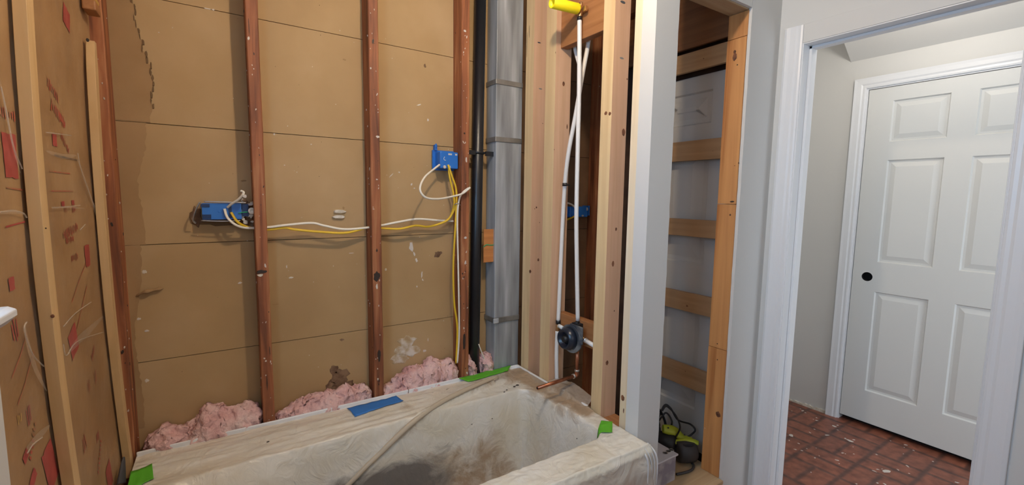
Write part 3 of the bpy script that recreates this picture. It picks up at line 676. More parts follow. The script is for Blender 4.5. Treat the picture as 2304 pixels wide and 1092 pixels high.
# white drywall scrap edge bottom left
tag(MB().box(-.300, -.286, .60, .942, 0.02, 1.085, 'white_wall').build('drywall_panel', bevel=.001), 'greyish white panel edge at the lower left below the window sill', 'drywall panel')

# ------------------------------------------------------------------ black pipe and duct
t = thing('vent_pipe', 'black plastic vent pipe running up beside the galvanized duct', 'pipe', (1.02, 1.895, 0))
MB().tube([(1.008, 1.895, 0), (1.026, 1.895, 1.2), (1.043, 1.895, CEIL)], .0265, 'abs', n=28, smooth_path=False).build('pipe_body', parent=t)
b = MB(); zz = on(1090, 345, 1, 1.865)[2]
b.tube([(1.033+.029*math.cos(a), 1.895+.029*math.sin(a), zz) for a in [k*math.pi/8 for k in range(-9, 2)]], .0035, 'abs', n=6, flat=2.5)
b.box(1.060, 1.104, 1.868, 1.874, zz-.012, zz+.010, 'abs'); b.box(.965, 1.006, 1.868, 1.874, zz-.010, zz+.010, 'abs'); b.build('pipe_strap', parent=t)
t = thing('air_duct', 'tall flat galvanized steel duct beside the black pipe', 'duct', (1.185, 1.895, 0))
DX0, DX1 = 1.107, 1.249
b = MB(); b.box(DX0, DX1, YS, YB-.002, 0, .760, 'galv'); b.box(DX0-.004, DX1+.0, YS-.003, YB-.002, .762, 1.640, 'galv'); b.box(DX0-.006, DX1+.0, YS-.003, YB-.002, 1.642, 1.905, 'galv'); b.box(DX0-.004, DX1, YS-.002, YB-.002, 1.907, CEIL, 'galv')
b.build('duct_body', parent=t, bevel=.002)
for z, h in ((1.905, .012), (1.640, .012), (.760, .013)):
    b = MB(); b.box(DX0-.010, DX1+.0003, YS-.008, YB-.002, z-h, z+h, 'galv_band'); bd_ = b.build('duct_joint_band', parent=t, bevel=.003)
b = MB(); b.box(DX0-.014, DX0+.018, YS-.013, YS-.006, .747, .772, 'galv'); b.build('drive_cleat', parent=bd_, bevel=.003)
# orange board seen between pipe and duct
b = MB(); q = on(1098, 516, 1, 1.865); q2 = on(1098, 590, 1, 1.865)
b.box(1.050, 1.1055, 1.862, 1.868, q2[2], q[2], 'copper'); b.tube([on(1088, 556, 1, 1.861), on(1095, 551, 1, 1.861), on(1104, 552, 1, 1.861), on(1111, 551, 1, 1.861)], .0022, 'green_wire', n=6)
b2 = M['copper']
M['orange_wood'] = wood('orange_wood', (0.62, 0.25, 0.07), (0.42, 0.15, 0.04), 0)
b.mats = ['orange_wood' if k == 'copper' else k for k in b.mats]
tag(b.build('board_scrap'), 'orange wood scrap with a green mark, between the black pipe and the duct', 'wood scrap')

# ------------------------------------------------------------------ electrical boxes and cables
def shell_box(b, x0, x1, y0, y1, z0, z1, t=.003, key='blue_box', inner='blue_dark'):
    b.box(x0, x1, y0, y1, z0, z1, key)
# left box lies in a ragged hole, its back to us
t = thing('outlet_box', 'blue outlet box in a ragged foil-edged hole left of the notched stud', 'outlet box', (0, 1.92, 1.27), 'blue outlet boxes')
b = MB(); b.box(-.058, .060, 1.890, 1.938, 1.275, 1.332, 'blue_box')
b.box(-.061, -.035, 1.8885, 1.9, 1.318, 1.330, 'blue_dark'); b.box(-.058, -.032, 1.8885, 1.9, 1.277, 1.293, 'blue_dark'); b.box(.020, .030, 1.8885, 1.9, 1.280, 1.33, 'blue_dark')
b.lathe((-.008, 1.892, 1.303), (0, -1, 0), [(0, .009), (.0015, .009), (.0015, .006), (.003, .002)], 'blue_box', n=20)
b.build('box_body', parent=t, bevel=.002)
b = MB()
R = random.Random(2)
b.tube([(-.050, 1.888, 1.338), (0, 1.886, 1.337), (.05, 1.888, 1.335), (.075, 1.89, 1.334)], .0024, 'steel', n=6)
b.tube([(-.062, 1.888, 1.272), (0, 1.884, 1.269), (.055, 1.886, 1.270)], .002, 'steel', n=6)
b.tube([(-.062, 1.888, 1.336), (-.075, 1.89, 1.31), (-.085, 1.90, 1.275), (-.078, 1.91, 1.262)], .0035, 'steel', n=6, flat=.5)
b.build('metal_rim', parent=t)
b = MB()
b.box(.062, .082, 1.893, 1.93, 1.285, 1.330, 'blue_dark'); b.tube([(.050, 1.886, 1.297), (.065, 1.884, 1.300), (.078, 1.886, 1.301)], .0018, 'green_wire', n=6)
b.lathe((.092, 1.885, 1.305), (0, -1, 0), [(0, .012), (.004, .012), (.004, .004), (.001, .003)], 'white_cable', n=18)
for k in range(26):
    b.blob((R.uniform(.05, .11), 1.905, R.uniform(1.262, 1.345)), 1, -1, R.uniform(.004, .010), R.uniform(.003, .008), R.choice(['plaster', 'plaster', 'speck', 'brown_stain']), n=9, th=R.uniform(.002, .010), seed=k)
b.blob((-.076, 1.936, 1.28), 1, -1, .018, .035, 'brown_stain', n=14, th=.003); b.blob((.095, 1.936, 1.28), 1, -1, .03, .04, 'brown_stain', n=14, th=.003); b.blob((0, 1.937, 1.262), 1, -1, .08, .012, 'crack', n=14, th=.002)
b.build('torn_paper', parent=t)
# right box on the stud
t = thing('outlet_box', 'blue outlet box mounted on the stud beside the black pipe, white wire loop below', 'outlet box', (.87, 1.90, 1.50), 'blue outlet boxes')
b = MB(); b.box(.828, .918, 1.872, 1.939, 1.492, 1.567, 'blue_box'); b.build('box_body', parent=t, bevel=.005, seg=3)
b = MB(); b.box(.815, .922, 1.925, 1.934, 1.486, 1.576, 'blue_box'); fl_ = b.build('mounting_flange', parent=t, bevel=.001)
b = MB(); b.box(.822, .834, 1.915, 1.934, 1.574, 1.600, 'blue_box'); b.lathe((.828, 1.916, 1.585), (0, 0, 1), [(0, .004), (.018, .004), (.02, .001)], 'blue_box', n=10); b.build('nail_tab', parent=fl_, bevel=.001)
b = MB(); b.tube([(.850, 1.871, 1.544), (.846, 1.871, 1.537), (.848, 1.871, 1.530), (.856, 1.871, 1.529)], .0012, 'white_cable', n=5); b.box(.868, .886, 1.8715, 1.873, 1.553, 1.560, 'speck'); b.box(.902, .912, 1.8715, 1.873, 1.553, 1.560, 'speck'); b.build('moulded_mark', parent=t)
b = MB(); b.blob((.850, 1.871, 1.498), 1, -1, .007, .008, 'speck', n=9, th=.004); b.blob((.872, 1.871, 1.499), 1, -1, .006, .009, 'speck', n=9, th=.004); b.build('cable_clamp', parent=t)
# third box far inside, behind the white pipes
t = thing('outlet_box', 'blue outlet box deep behind the long white pipes', 'outlet box', (1.69, 1.90, 1.26), 'blue outlet boxes')
b = MB(); b.box(1.60, 1.730, 1.880, 1.938, 1.262, 1.320, 'blue_box'); b.build('box_body', parent=t, bevel=.005, seg=3)
b = MB(); b.box(1.738, 1.747, 1.885, 1.936, 1.27, 1.325, 'blue_box'); b.build('mounting_flange', parent=t)
b = MB(); b.blob((1.722, 1.880, 1.308), 1, -1, .005, .010, 'speck', n=9, th=.003); b.build('cable_clamp', parent=t)
b = MB(); b.blob((1.69, 1.880, 1.27), 1, -1, .008, .004, 'speck', n=9, th=.003); b.build('cable_clamp', parent=t)

def P1(px, py, y=1.872): return on(px, py, 1, y)
def cable(name, label, pts, r, key, cat='cable', extra=None, group=None, flat=1.0):
    b = MB(); b.tube(pts, r, key, n=9, flat=flat)
    if extra: extra(b)
    return tag(b.build(name), label, cat, group)
CG = 'cables strung through the old studs'
cable('cable', 'white cable running level through the studs from box to box', [P1(505, 470, 1.885), P1(512, 490, 1.88), P1(530, 506, 1.875), P1(555, 513, 1.890), P1(600, 512, 1.892), P1(640, 507, 1.887), P1(700, 502, 1.885), P1(730, 508, 1.885), P1(775, 516, 1.885), P1(830, 512, 1.892), P1(860, 507, 1.892), P1(900, 499, 1.885), P1(940, 493, 1.885), P1(985, 496, 1.89), P1(1020, 498, 1.9)], .0052, 'white_cable', group=CG, flat=.7)
cable('cable', 'yellow cable sagging level through the studs below the white one', [P1(520, 478, 1.885), P1(535, 500, 1.88), P1(560, 512, 1.895), P1(600, 517, 1.895), P1(640, 513, 1.892), P1(665, 517, 1.885), P1(720, 522, 1.885), P1(780, 524, 1.885), P1(832, 511, 1.895), P1(863, 514, 1.895), P1(900, 515, 1.888), P1(935, 508, 1.885), P1(965, 510, 1.885), P1(1003, 498, 1.88), P1(1018, 480, 1.875), P1(1025, 462, 1.865)], .0050, 'yellow_cable', group=CG, flat=.7)
cable('cable', 'yellow cable hanging from the right blue box down to the pink insulation', [P1(1008, 371, 1.868), P1(1018, 400, 1.862), P1(1026, 425, 1.860), P1(1027, 460, 1.86), P1(1024, 520, 1.862), P1(1020, 600, 1.865), P1(1022, 680, 1.868), P1(1029, 740, 1.868), P1(1026, 818, 1.872)], .0046, 'yellow_cable', group='cables beside the black pipe')
cable('cable', 'second yellow cable close behind, leaving the right blue box', [P1(1009, 371, 1.874), P1(1012, 400, 1.87), P1(1020, 435, 1.867), P1(1022, 460, 1.868), P1(1015, 485, 1.88)], .0046, 'yellow_cable', group='cables beside the black pipe')
cable('cable', 'white wire loop hooking from the right blue box across the stud', [P1(989, 371, 1.868), P1(975, 382, 1.850), P1(955, 400, 1.80), P1(945, 425, 1.765), P1(957, 444, 1.76), P1(985, 448, 1.78), P1(1020, 442, 1.815), P1(1042, 435, 1.825), P1(1058, 422, 1.82)], .0045, 'white_cable', group='cables beside the black pipe')
cable('cable', 'white cable dropping straight down beside the stud to the insulation', [P1(1055, 423, 1.825), P1(1040, 435, 1.838), P1(1032, 455, 1.850), P1(1029, 500, 1.855), P1(1031, 600, 1.86), P1(1033, 700, 1.862), P1(1033, 760, 1.865), P1(1029, 817, 1.868)], .0044, 'white_cable', group='cables beside the black pipe', extra=lambda b: b.tube([P1(1022, 461, 1.855), P1(1029, 458, 1.846), P1(1036, 462, 1.853)], .0022, 'steel', n=6))
cable('cable', 'white cable end curling out of the left blue box towards the stud', [P1(512, 467, 1.885), P1(520, 460, 1.875), P1(535, 450, 1.86), P1(545, 440, 1.85), P1(548, 433, 1.85), P1(542, 430, 1.855)], .0042, 'white_cable', extra=lambda b: b.blob(P1(550, 442, 1.85), 1, -1, .008, .007, 'speck', n=8, th=.010))
cable('cable', 'thin white wire slanting down beside the black pipe bottom', [P1(1077, 775, 1.87), P1(1090, 808, 1.868), P1(1105, 836, 1.868)], .0028, 'white_cable')
cable('cable', 'pale cable curling above the blue box behind the white pipes', [P1(1270, 455, 1.86), P1(1285, 460, 1.86), P1(1295, 468, 1.865)], .005, 'white_cable')
cable('cable', 'yellow cable below the blue box behind the white pipes', [P1(1262, 499, 1.86), P1(1280, 493, 1.86), P1(1293, 487, 1.87)], .005, 'yellow_cable')
cable('cable', 'pale cable arching low between the two new studs by the tub corner', [(1.36, 1.75, .0), (1.37, 1.745, .30), (1.36, 1.735, .44), (1.345, 1.70, .50), (1.33, 1.672, .535)], .004, 'white_cable')
cable('cable', 'yellow cable low between the two new studs by the tub corner', [(1.38, 1.72, .0), (1.38, 1.73, .28), (1.37, 1.72, .43), (1.36, 1.69, .48), (1.34, 1.67, .505)], .004, 'yellow_cable')

# ------------------------------------------------------------------ plumbing
YV = 1.447
def Q(px, py, y=YV): return on(px, py, 1, y)
PG = 'long white water pipes in the valve wall'
xv = Q(1303, 60)[0]
t = thing('water_pipe', 'straight white water pipe dropping from the yellow shower stub to the valve', 'water pipe', tuple(Q(1299, 722)), PG)
MB().tube([Q(1304, 38), Q(1303, 200), Q(1300, 330), Q(1297, 480), Q(1298, 600), Q(1300, 722)], .0092, 'pex', n=14).build('pipe_body', parent=t)
t = [o for o in bpy.data.objects if o.name.startswith('pipe_body') and o.parent is t][0]
b = MB(); b.tube([Q(1304, 38), Q(1304, 46)], .0112, 'abs', n=14, smooth_path=False); b.build('crimp_ring', parent=t)
b = MB(); b.tube([Q(1300, 724), Q(1300, 732)], .0112, 'abs', n=14, smooth_path=False); b.build('crimp_ring', parent=t)
t = thing('water_pipe', 'slanting white water pipe crossing behind the straight one', 'water pipe', tuple(on(1252, 870, 0, 1.30)), PG)
V = lambda px, py, x=1.30: on(px, py, 0, x)
SP = [(1329, 35, 1.475), (1323, 100, 1.475), (1311, 165, 1.475), (1295, 260, 1.49), (1279, 345, 1.525), (1271, 415, 1.555), (1266, 500, 1.575), (1261, 610, 1.577), (1256, 724, 1.577)]
b = MB(); b.tube([Q(*q) for q in SP], .0092, 'pex', n=14); b.build('pipe_body', parent=t)
b = MB(); b.tube([Q(1254, 745, 1.577), Q(1252, 800, 1.577), Q(1253, 872, 1.577), Q(1253, 900, 1.577)], .0092, 'pex', n=14); b.build('lower_pipe', parent=t)
b = MB(); b.tube([Q(1256, 721, 1.577), Q(1256, 729, 1.577)], .0115, 'abs', n=14, smooth_path=False); b.build('crimp_ring', parent=t)
b = MB(); b.tube([Q(1271, 412, 1.555), Q(1271, 419, 1.555)], .0118, 'abs', n=14, smooth_path=False); b.tube([Q(1266, 415, 1.545), Q(1282, 417, 1.53)], .003, 'abs', n=6, smooth_path=False); b.build('pipe_clamp', parent=t)
b = MB(); b.tube([Q(1256, 728, 1.577), Q(1254, 746, 1.577)], .0088, 'brass', n=14, smooth_path=False); b.tube([Q(1255, 737, 1.577), Q(1268, 737, 1.54)], .007, 'brass', n=12, smooth_path=False); b.build('tee_fitting', parent=t)
t = thing('water_pipe', 'thin pale pipe curving down from the header behind the straight one', 'water pipe', tuple(V(1303, 150, 1.34)), PG)
MB().tube([V(1291, 70, 1.34), V(1293, 105, 1.34), V(1297, 125, 1.34), V(1305, 155, 1.34), V(1306, 180, 1.34)], .0075, 'pex', n=12).build('pipe_body', parent=t)
# shower stub
a = Q(1308, 22); tip = Q(1242, 6); d = (tip-a).normalized()
t = thing('shower_stub', 'yellow capped shower stub sticking out below the header board', 'pipe stub', tuple(a))
b = MB(); L_ = (tip-a).length; a1 = a+d*.022
b.lathe(a1, d, [(0, .0212), (L_-.022, .0205), (L_-.020, .0180), (L_-.05, .0180)], 'yellow_plastic', n=28, cap=False); b.build('yellow_cap', parent=t)
b = MB(); b.tube([a-d*.02, a+d*.026], .0155, 'brass', n=16, smooth_path=False); b.tube([a+Vector((0, 0, .0)), Q(1304, 40)], .0085, 'brass', n=14, smooth_path=False); b.tube([a+Vector((-.002, 0, .028)), a+Vector((-.002, 0, -.004))], .005, 'brass', n=8, smooth_path=False)
b.box(a[0]-.012, a[0]-.002, a[1]-.04, a[1]-.02, a[2]-.018, a[2]+.002, 'brass'); b.build('drop_ear_elbow', parent=t, bevel=.001)
# valve
c = Vector((1.262, 1.450, .757))
t = thing('shower_valve', 'shower valve with round grey guard between the new studs', 'valve', tuple(c))
b = MB(); R = random.Random(8)
pts = [(c[1]+.068*math.cos(k*math.pi/18)*(1+.03*math.sin(k*1.3)), c[2]-.002+.062*math.sin(k*math.pi/18)) for k in range(36)]
b.prism(pts, 0, c[0]-.008, c[0], 'guard'); b.box(c[0]-.007, c[0], c[1]-.074, c[1]+.006, c[2]-.01, c[2]+.066, 'guard'); guard_ = b.build('plaster_guard', parent=t, bevel=.002)
b = MB(); b.lathe(c+Vector((-.008, .004, .0)), (-1, 0, 0), [(0, .051), (.014, .050), (.036, .042), (.036, .034), (.01, .033)], 'navy', n=32); b.lathe(c+Vector((-.006, .004, .0)), (-1, 0, 0), [(0, .022), (.026, .021), (.032, .014), (.04, .012)], 'black', n=20); b.build('cartridge_collar', parent=t)
b = MB(); b.tube([c+Vector((.02, -.010, .030)), c+Vector((.018, -.010, .068)), Q(1300, 730)], .013, 'black', n=14, smooth_path=False); b.box(c[0]+.004, c[0]+.034, c[1]-.034, c[1]+.008, c[2]+.045, c[2]+.068, 'black'); b.build('top_fitting', parent=t, bevel=.003)
b = MB(); b.tube([c+Vector((.012, -.045, .014)), c+Vector((.012, -.078, .009))], .0105, 'brass', n=12, smooth_path=False); b.tube([c+Vector((.012, -.070, .010)), c+Vector((.012, -.080, .008))], .0115, 'steel', n=12, smooth_path=False); b.tube([c+Vector((.012, -.079, .008)), c+Vector((.012, -.135, .000))], .0095, 'pex', n=14, smooth_path=False); b.build('side_fitting', parent=t)
b = MB(); b.tube([c+Vector((-.004, .055, .03)), c+Vector((-.004, .085, .034))], .009, 'pex', n=12, smooth_path=False); b.build('inlet_fitting', parent=t)
b = MB(); b.tube([c+Vector((-.012, -.036, -.024)), c+Vector((-.012, -.016, -.045))], .004, 'pex', n=8, smooth_path=False); b.build('white_tag', parent=guard_)
# copper tub spout pipe
e = Q(1298, 843); tp = Q(1209, 874)
t = thing('spout_pipe', 'copper tub spout pipe pointing out over the tub rim', 'pipe', tuple(e))
b = MB(); b.tube([Q(1299, 785), e+Vector((0, 0, .018))], .0075, 'copper', n=14, smooth_path=False); b.tube([e+Vector((-.014, 0, -.004)), tp], .0078, 'copper', n=14, smooth_path=False)
b.lathe(tp+Vector((-.0005, 0, 0)), (-1, 0, 0), [(0, .0045), (.0008, .0045)], 'void', n=14); b.build('copper_tube', parent=t)
b = MB(); b.tube([e+Vector((0, 0, .022)), e+Vector((0, 0, .003)), e+Vector((-.006, 0, -.003)), e+Vector((-.022, 0, -.006))], .0098, 'copper', n=14); b.lathe(e+Vector((0, 0, .014)), (0, 0, 1), [(0, .0108), (.009, .0108)], 'solder', n=14); b.lathe(e+Vector((-.015, 0, -.0035)), (-1, 0, -.1), [(0, .0108), (.008, .0108)], 'solder', n=14); b.build('elbow', parent=t)

# ------------------------------------------------------------------ bathtub
TX0, TX1, TY0, TY1, TZ = -.272, 1.236, 1.012, 1.846, .50
t = thing('bathtub', 'white bathtub under a dirty plastic drop sheet', 'bathtub', ((TX0+TX1)/2, (TY0+TY1)/2, 0))
def rrect(x0, x1, y0, y1, r, z, n=10):
    out = []
    for (cx, cy, a0) in ((x1-r, y1-r, 0), (x0+r, y1-r, 90), (x0+r, y0+r, 180), (x1-r, y0+r, 270)):
        for k in range(n+1):
            a = math.radians(a0+90*k/n); out.append((cx+r*math.cos(a), cy+r*math.sin(a), z))
    return out
def rdist(x, y, x0, x1, y0, y1, r):
    """distance inside a rounded rectangle (positive inside)"""
    qx = abs(x-(x0+x1)/2)-(x1-x0)/2+r; qy = abs(y-(y0+y1)/2)-(y1-y0)/2+r
    return r-math.hypot(max(qx, 0), max(qy, 0))-min(max(qx, qy), 0)
BX0, BX1, BY0, BY1 = TX0+.085, TX1-.088, TY0+.095, TY1-.225
def tub_depth(x, y, grow=0.0):
    d = rdist(x, y, BX0-grow, BX1+grow, BY0-grow, BY1+grow, .07)
    wl = .10+.22*sst(.25, -.25, x)           # the left end slopes like a backrest
    return .385*sst(-.004, wl, d)**.75 if d > -.004 else 0.0
def tub_top(x, y):
    led = .014*sst(TY1-.10, TY1-.20, y)*(y > 1.4)
    return TZ-.002-led-tub_depth(x, y)
b = MB(); nx_, ny_ = 170, 110
b.grid(lambda u, v: (TX0+(TX1-TX0)*u, TY0+(TY1-TY0)*v, tub_top(TX0+(TX1-TX0)*u, TY0+(TY1-TY0)*v)), nx_, ny_, 'tub')
l0 = rrect(TX0+.02, TX1, TY0+.03, TY1, .01, 0); l1 = rrect(TX0, TX1, TY0+.012, TY1, .012, .44); l2 = rrect(TX0, TX1, TY0, TY1, .004, .455); l3 = rrect(TX0, TX1, TY0, TY1, .004, TZ-.003)
n = len(l0); base = len(b.v)
for l in (l0, l1, l2, l3): b.add(l)
for k in range(3):
    for i in range(n): j = (i+1) % n; b.face([base+k*n+i, base+k*n+j, base+(k+1)*n+j, base+(k+1)*n+i], 'tub', True)
b.build('tub_body', parent=t)
b = MB(); b.box(TX0, TX1+.008, TY1-.010, TY1-.002, TZ-.01, TZ+.012, 'tub'); b.box(TX1-.004, TX1+.008, TY0+.3, TY1-.002, TZ-.01, TZ+.012, 'tub'); b.build('tiling_flange', parent=t, bevel=.003)

# drop sheet draped over the tub
SY0, SY1 = 0.985, 1.805
XL, XR = -.268, 1.292
NU, NV1, NV2 = 320, 230, 70
CREASE = [(1.02, 1.715), (.77, 1.655), (.60, 1.612), (.43, 1.592), (.28, 1.575), (.10, 1.56)]
def pdist(x, y, P):
    best = 9
    for (ax, ay), (bx, by) in zip(P, P[1:]):
        dx, dy = bx-ax, by-ay; t = max(0, min(1, ((x-ax)*dx+(y-ay)*dy)/(dx*dx+dy*dy))); best = min(best, math.hypot(x-ax-dx*t, y-ay-dy*t))
    return best
def sheet(u, v):
    x = XL+(XR-XL)*u
    if v < .74:
        w = v/.74; y = SY1+(SY0-SY1)*w
        edge = .010*N3(x*6, 5.5, 0)
        if w < .05: y += edge
        tt = tub_top(x, max(TY0+.001, min(TY1, y))); bz = min(1, tub_depth(x, y)/.385)
        z = tt+.009
        # loose folds running diagonally into the basin
        f = bz*(1-bz)*4
        z += f*(.016*N3(x*3-y*5, y*2, 7.7)+.010*N3(x*9, y*5, 2.2))
        z += bz*(.020*N3(x*4, y*5, 1.1)+.008*N3(x*13, y*11, 9.3)) + .0035*abs(N3(x*10, y*26, 4.2))
        z = max(z, tt+.006)
        z += .022*math.exp(-(pdist(x, y, CREASE)/.009)**2)          # the long crease of the loose sheet
        z += .007*abs(N3(x*2.2, y*34, 8.8, 2))*sst(1.55, 1.66, y)*sst(.95, .5, x)+.004*abs(N3(x*14, y*14, 5.5, 3))
        if x > TX1-.01:
            q = sst(1.305, 1.34, y)*sst(1.60, 1.575, y)         # only between the studs it laps over the wall plate
            z = max(z, TZ+.008+.018*q*math.exp(-((y-1.46)/.09)**2)+.012*q*(x-TX1)/.05+.005*q*N3(x*30, y*18, 3))
            x = TX1-.01+(x-TX1+.01)*(.16+.84*q)
            z -= .022*(1-q)*(x-TX1+.01)/.012*sst(1.30, 1.2, y)
        return (x, y, z)
    w = (v-.74)/.26; dz = w*.40
    r = .020; 
    y = SY0-.012*sst(0, .06, w)-.010*(.5+.5*math.sin(x*31+2*math.sin(x*7)))*sst(.05, .5, w)+.006*N3(x*8, w*4, 3)
    z = TZ+.006-dz
    xr = 1-sst(0, .25, w)*0
    if x > TX1-.01: x = TX1-.01+(x-TX1+.01)*.15+.0
    x2 = x+.016*sst(.9, 1.23, x)*sst(.02, .35, w)*(1+.4*math.sin(w*14))
    return (x2, y, z)
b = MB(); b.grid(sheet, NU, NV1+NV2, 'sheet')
for (x, y, ru) in ((1.10, 1.655, .007), (1.12, 1.66, .008), (1.05, 1.64, .004), (1.03, 1.63, .004), (.85, 1.60, .003), (.10, 1.70, .004), (.86, 1.15, .002), (1.13, 1.25, .003), (.95, 1.60, .003)):
    w = (y-SY1)/(SY0-SY1); b.blob((x, y, sheet((x-XL)/(XR-XL), w*.74)[2]+.001), 2, 1, ru, ru*.8, 'nail', n=9, th=.001)
def sp_(x, y): return Vector((x, y, sheet((x-XL)/(XR-XL), (y-SY1)/(SY0-SY1)*.74)[2]))
b.tube([sp_(x, y)+Vector((0, -.002, .004)) for (x, y) in [(1.06, 1.735)]+CREASE], lambda t: .002+.0085*math.sin(math.pi*min(1, t*1.02))**.6, 'fold_tan', n=10, flat=.55)
for k, (x, sw) in enumerate(((1.205, .006), (1.222, .004), (1.236, .005), (1.19, .003))):
    b.tube([(x, SY0+.004+.004*k, TZ+.004), (x+.010, SY0-.012, TZ-.02), (x+.016+sw, SY0-.018, TZ-.06), (x+.018+sw*2, SY0-.014, TZ-.11-.02*k)], lambda t: .0035*math.sin(math.pi*(.15+.8*t)), 'fold_glint', n=8, flat=.6)  # white ridges stand for the specular streaks on the corner folds
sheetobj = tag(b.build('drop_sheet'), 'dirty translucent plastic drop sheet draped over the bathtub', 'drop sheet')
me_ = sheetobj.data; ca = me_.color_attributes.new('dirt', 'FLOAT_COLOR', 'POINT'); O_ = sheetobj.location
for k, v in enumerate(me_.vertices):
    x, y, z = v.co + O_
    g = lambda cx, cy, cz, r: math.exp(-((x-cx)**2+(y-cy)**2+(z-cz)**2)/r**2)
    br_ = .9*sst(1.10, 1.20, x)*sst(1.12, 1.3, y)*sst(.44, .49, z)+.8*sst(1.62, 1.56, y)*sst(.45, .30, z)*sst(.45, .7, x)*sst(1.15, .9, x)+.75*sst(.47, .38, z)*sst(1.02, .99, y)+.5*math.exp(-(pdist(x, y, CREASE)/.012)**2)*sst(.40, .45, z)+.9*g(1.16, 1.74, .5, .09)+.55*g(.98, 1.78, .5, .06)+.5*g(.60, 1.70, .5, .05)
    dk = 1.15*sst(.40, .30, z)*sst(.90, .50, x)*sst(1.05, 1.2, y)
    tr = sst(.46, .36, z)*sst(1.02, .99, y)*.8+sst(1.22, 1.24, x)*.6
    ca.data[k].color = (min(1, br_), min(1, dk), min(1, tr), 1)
# dirt smears and splashes in the basin are part of the sheet
def sheet_z(x, y):
    best = None
    w = (y-SY1)/(SY0-SY1); u = (x-XL)/(XR-XL); return sheet(u, w*.74)[2]
def tape(label, corners, key, name='tape', group=None, lift=.004, nu=22, nv=6):
    """strip of tape following the sheet between four rim corners (x, y)"""
    A, B, C_, D = [Vector(c) for c in corners]; b = MB()
    def f(u, v):
        p = (A*(1-u)+B*u)*(1-v)+(D*(1-u)+C_*u)*v
        try: z = max(sheet_z(p.x, p.y), TZ+.001 if p.y > 1.78 else 0)
        except Exception: z = TZ
        e = .0015*N3(p.x*40, p.y*40, 1)
        return (p.x, p.y, z+lift+e)
    b.grid(f, nu, nv, key)
    return tag(b.build(name, solid=.0006), label, 'tape', group)
tape('blue masking tape strip on the back rim of the tub', [(.387, 1.800), (.590, 1.797), (.604, 1.745), (.400, 1.716)], 'blue_tape')
tape('long green tape strip at the back right corner of the tub, beside the duct', [(.905, 1.838), (1.205, 1.846), (1.150, 1.790), (.925, 1.775)], 'green_tape', group='green tape pieces on the tub')
tape('small green tape patch at the front right corner of the tub', [(1.118, 1.132), (1.196, 1.188), (1.228, 1.160), (1.165, 1.100)], 'green_tape', group='green tape pieces on the tub')
tape('green tape patch at the left end of the tub below the furring strip', [(-.27, 1.715), (-.22, 1.730), (-.21, 1.66), (-.27, 1.62)], 'green_tape', group='green tape pieces on the tub')
b = MB(); b.tube([(-.288, 1.68, .50), (-.285, 1.70, .54), (-.283, 1.715, .565)], lambda t: .012*(1-t)+.003, 'darkgrey', n=8, flat=.5)
tag(b.build('rag_scrap'), 'small crumpled grey scrap at the left end of the tub', 'scrap')

# ------------------------------------------------------------------ pink insulation
def fluff(label, x0, x1, z0, z1, seed, zfn=None, y0=None):
    b = MB(); nx, nt_ = max(24, int((x1-x0)*220)), 26
    ya = y0 or 1.80
    def f(u, v):
        x = x0+(x1-x0)*u; e = math.sin(math.pi*min(1, max(0, u)))**.14
        top = (z1 if zfn is None else zfn(u))
        a = v*math.pi; h = (top-z0)*e*(1+.16*N3(x*13, seed, 1))
        yy = 1.895-.060*math.cos(a)*e; zz = z0+h*math.sin(a)**.7 if 0 < v < 1 else z0
        n = Vector((N3(x*22, yy*22+seed, zz*22), N3(x*22+9, yy*22, zz*22), N3(x*22, yy*22+7, zz*22+seed)))*.016
        n2 = Vector((N3(x*60, yy*60+seed, zz*60), N3(x*60+9, yy*60, zz*60), N3(x*60, yy*60+7, zz*60)))*.009
        p = Vector((x, yy, zz))+n+n2; p.y = min(YB-.003, p.y); return p
    b.grid(f, nx, nt_, 'pink')
    return tag(b.build('insulation_clump'), label, 'insulation', 'pink fiberglass clumps behind the tub rim')
fluff('pink fiberglass clump in the left bay, between the corner stud and the notched stud', -.262, .095, .46, .60, 1.3, lambda u: .548+.050*u+.012*math.sin(u*14)+.012*math.exp(-((u-.55)/.15)**2))
fluff('pink fiberglass clump in the middle bay, left of the blue tape', .140, .512, .46, .57, 2.7, lambda u: .548+.030*u)
fluff('pink fiberglass clump in the right bay, right of the blue tape', .558, .922, .46, .60, 4.1, lambda u: .548+.062*sst(0, .6, u))
fluff('small pink fiberglass tuft between the black pipe and the duct', 1.048, 1.112, .46, .585, 6.2)
fluff('tiny pale pink tuft between the stud and the black pipe', .966, 1.006, .46, .60, 8.2)

# ------------------------------------------------------------------ closet
def slat(z0, z1, label, marks=()):
    b = MB(); b.box(1.842, 1.861, 1.136, 1.56, z0, z1, 'slat_wood')
    for (px, py, r) in marks: b.blob(on(px, py, 0, 1.842), 0, -1, r, r, 'knot', n=9, th=.0006)
    return tag(b.build('slat', bevel=.0015), label, 'slat', 'wooden slats across the closet side')
slat(1.957, 2.042, 'wooden slat at the very top of the closet side, below the brown boards', [(1583, 132, .003)])
slat(1.549, 1.640, 'second wooden slat from the top inside the closet', [(1604, 340, .002)])
slat(1.195, 1.276, 'third wooden slat from the top, middle of the closet')
slat(.836, .926, 'wooden slat with a dark knot at its lower edge, fourth from the top', [(1546, 689, .006)])
slat(.468, .572, 'lowest wooden slat inside the closet, above the power tool', [(1542, 836, .003)])
b = MB()
panel_face(b, lambda u, z, w: (1.895+w, u, z), 1.120, 1.60, .145, 1.943, [(1.258, 1.53)], [(.345, .900), (1.06, 1.62), (1.72, 1.87)], 'slab_paint', rings=[(0, 0), (.007, .010), (.030, .011), (.085, .002)])
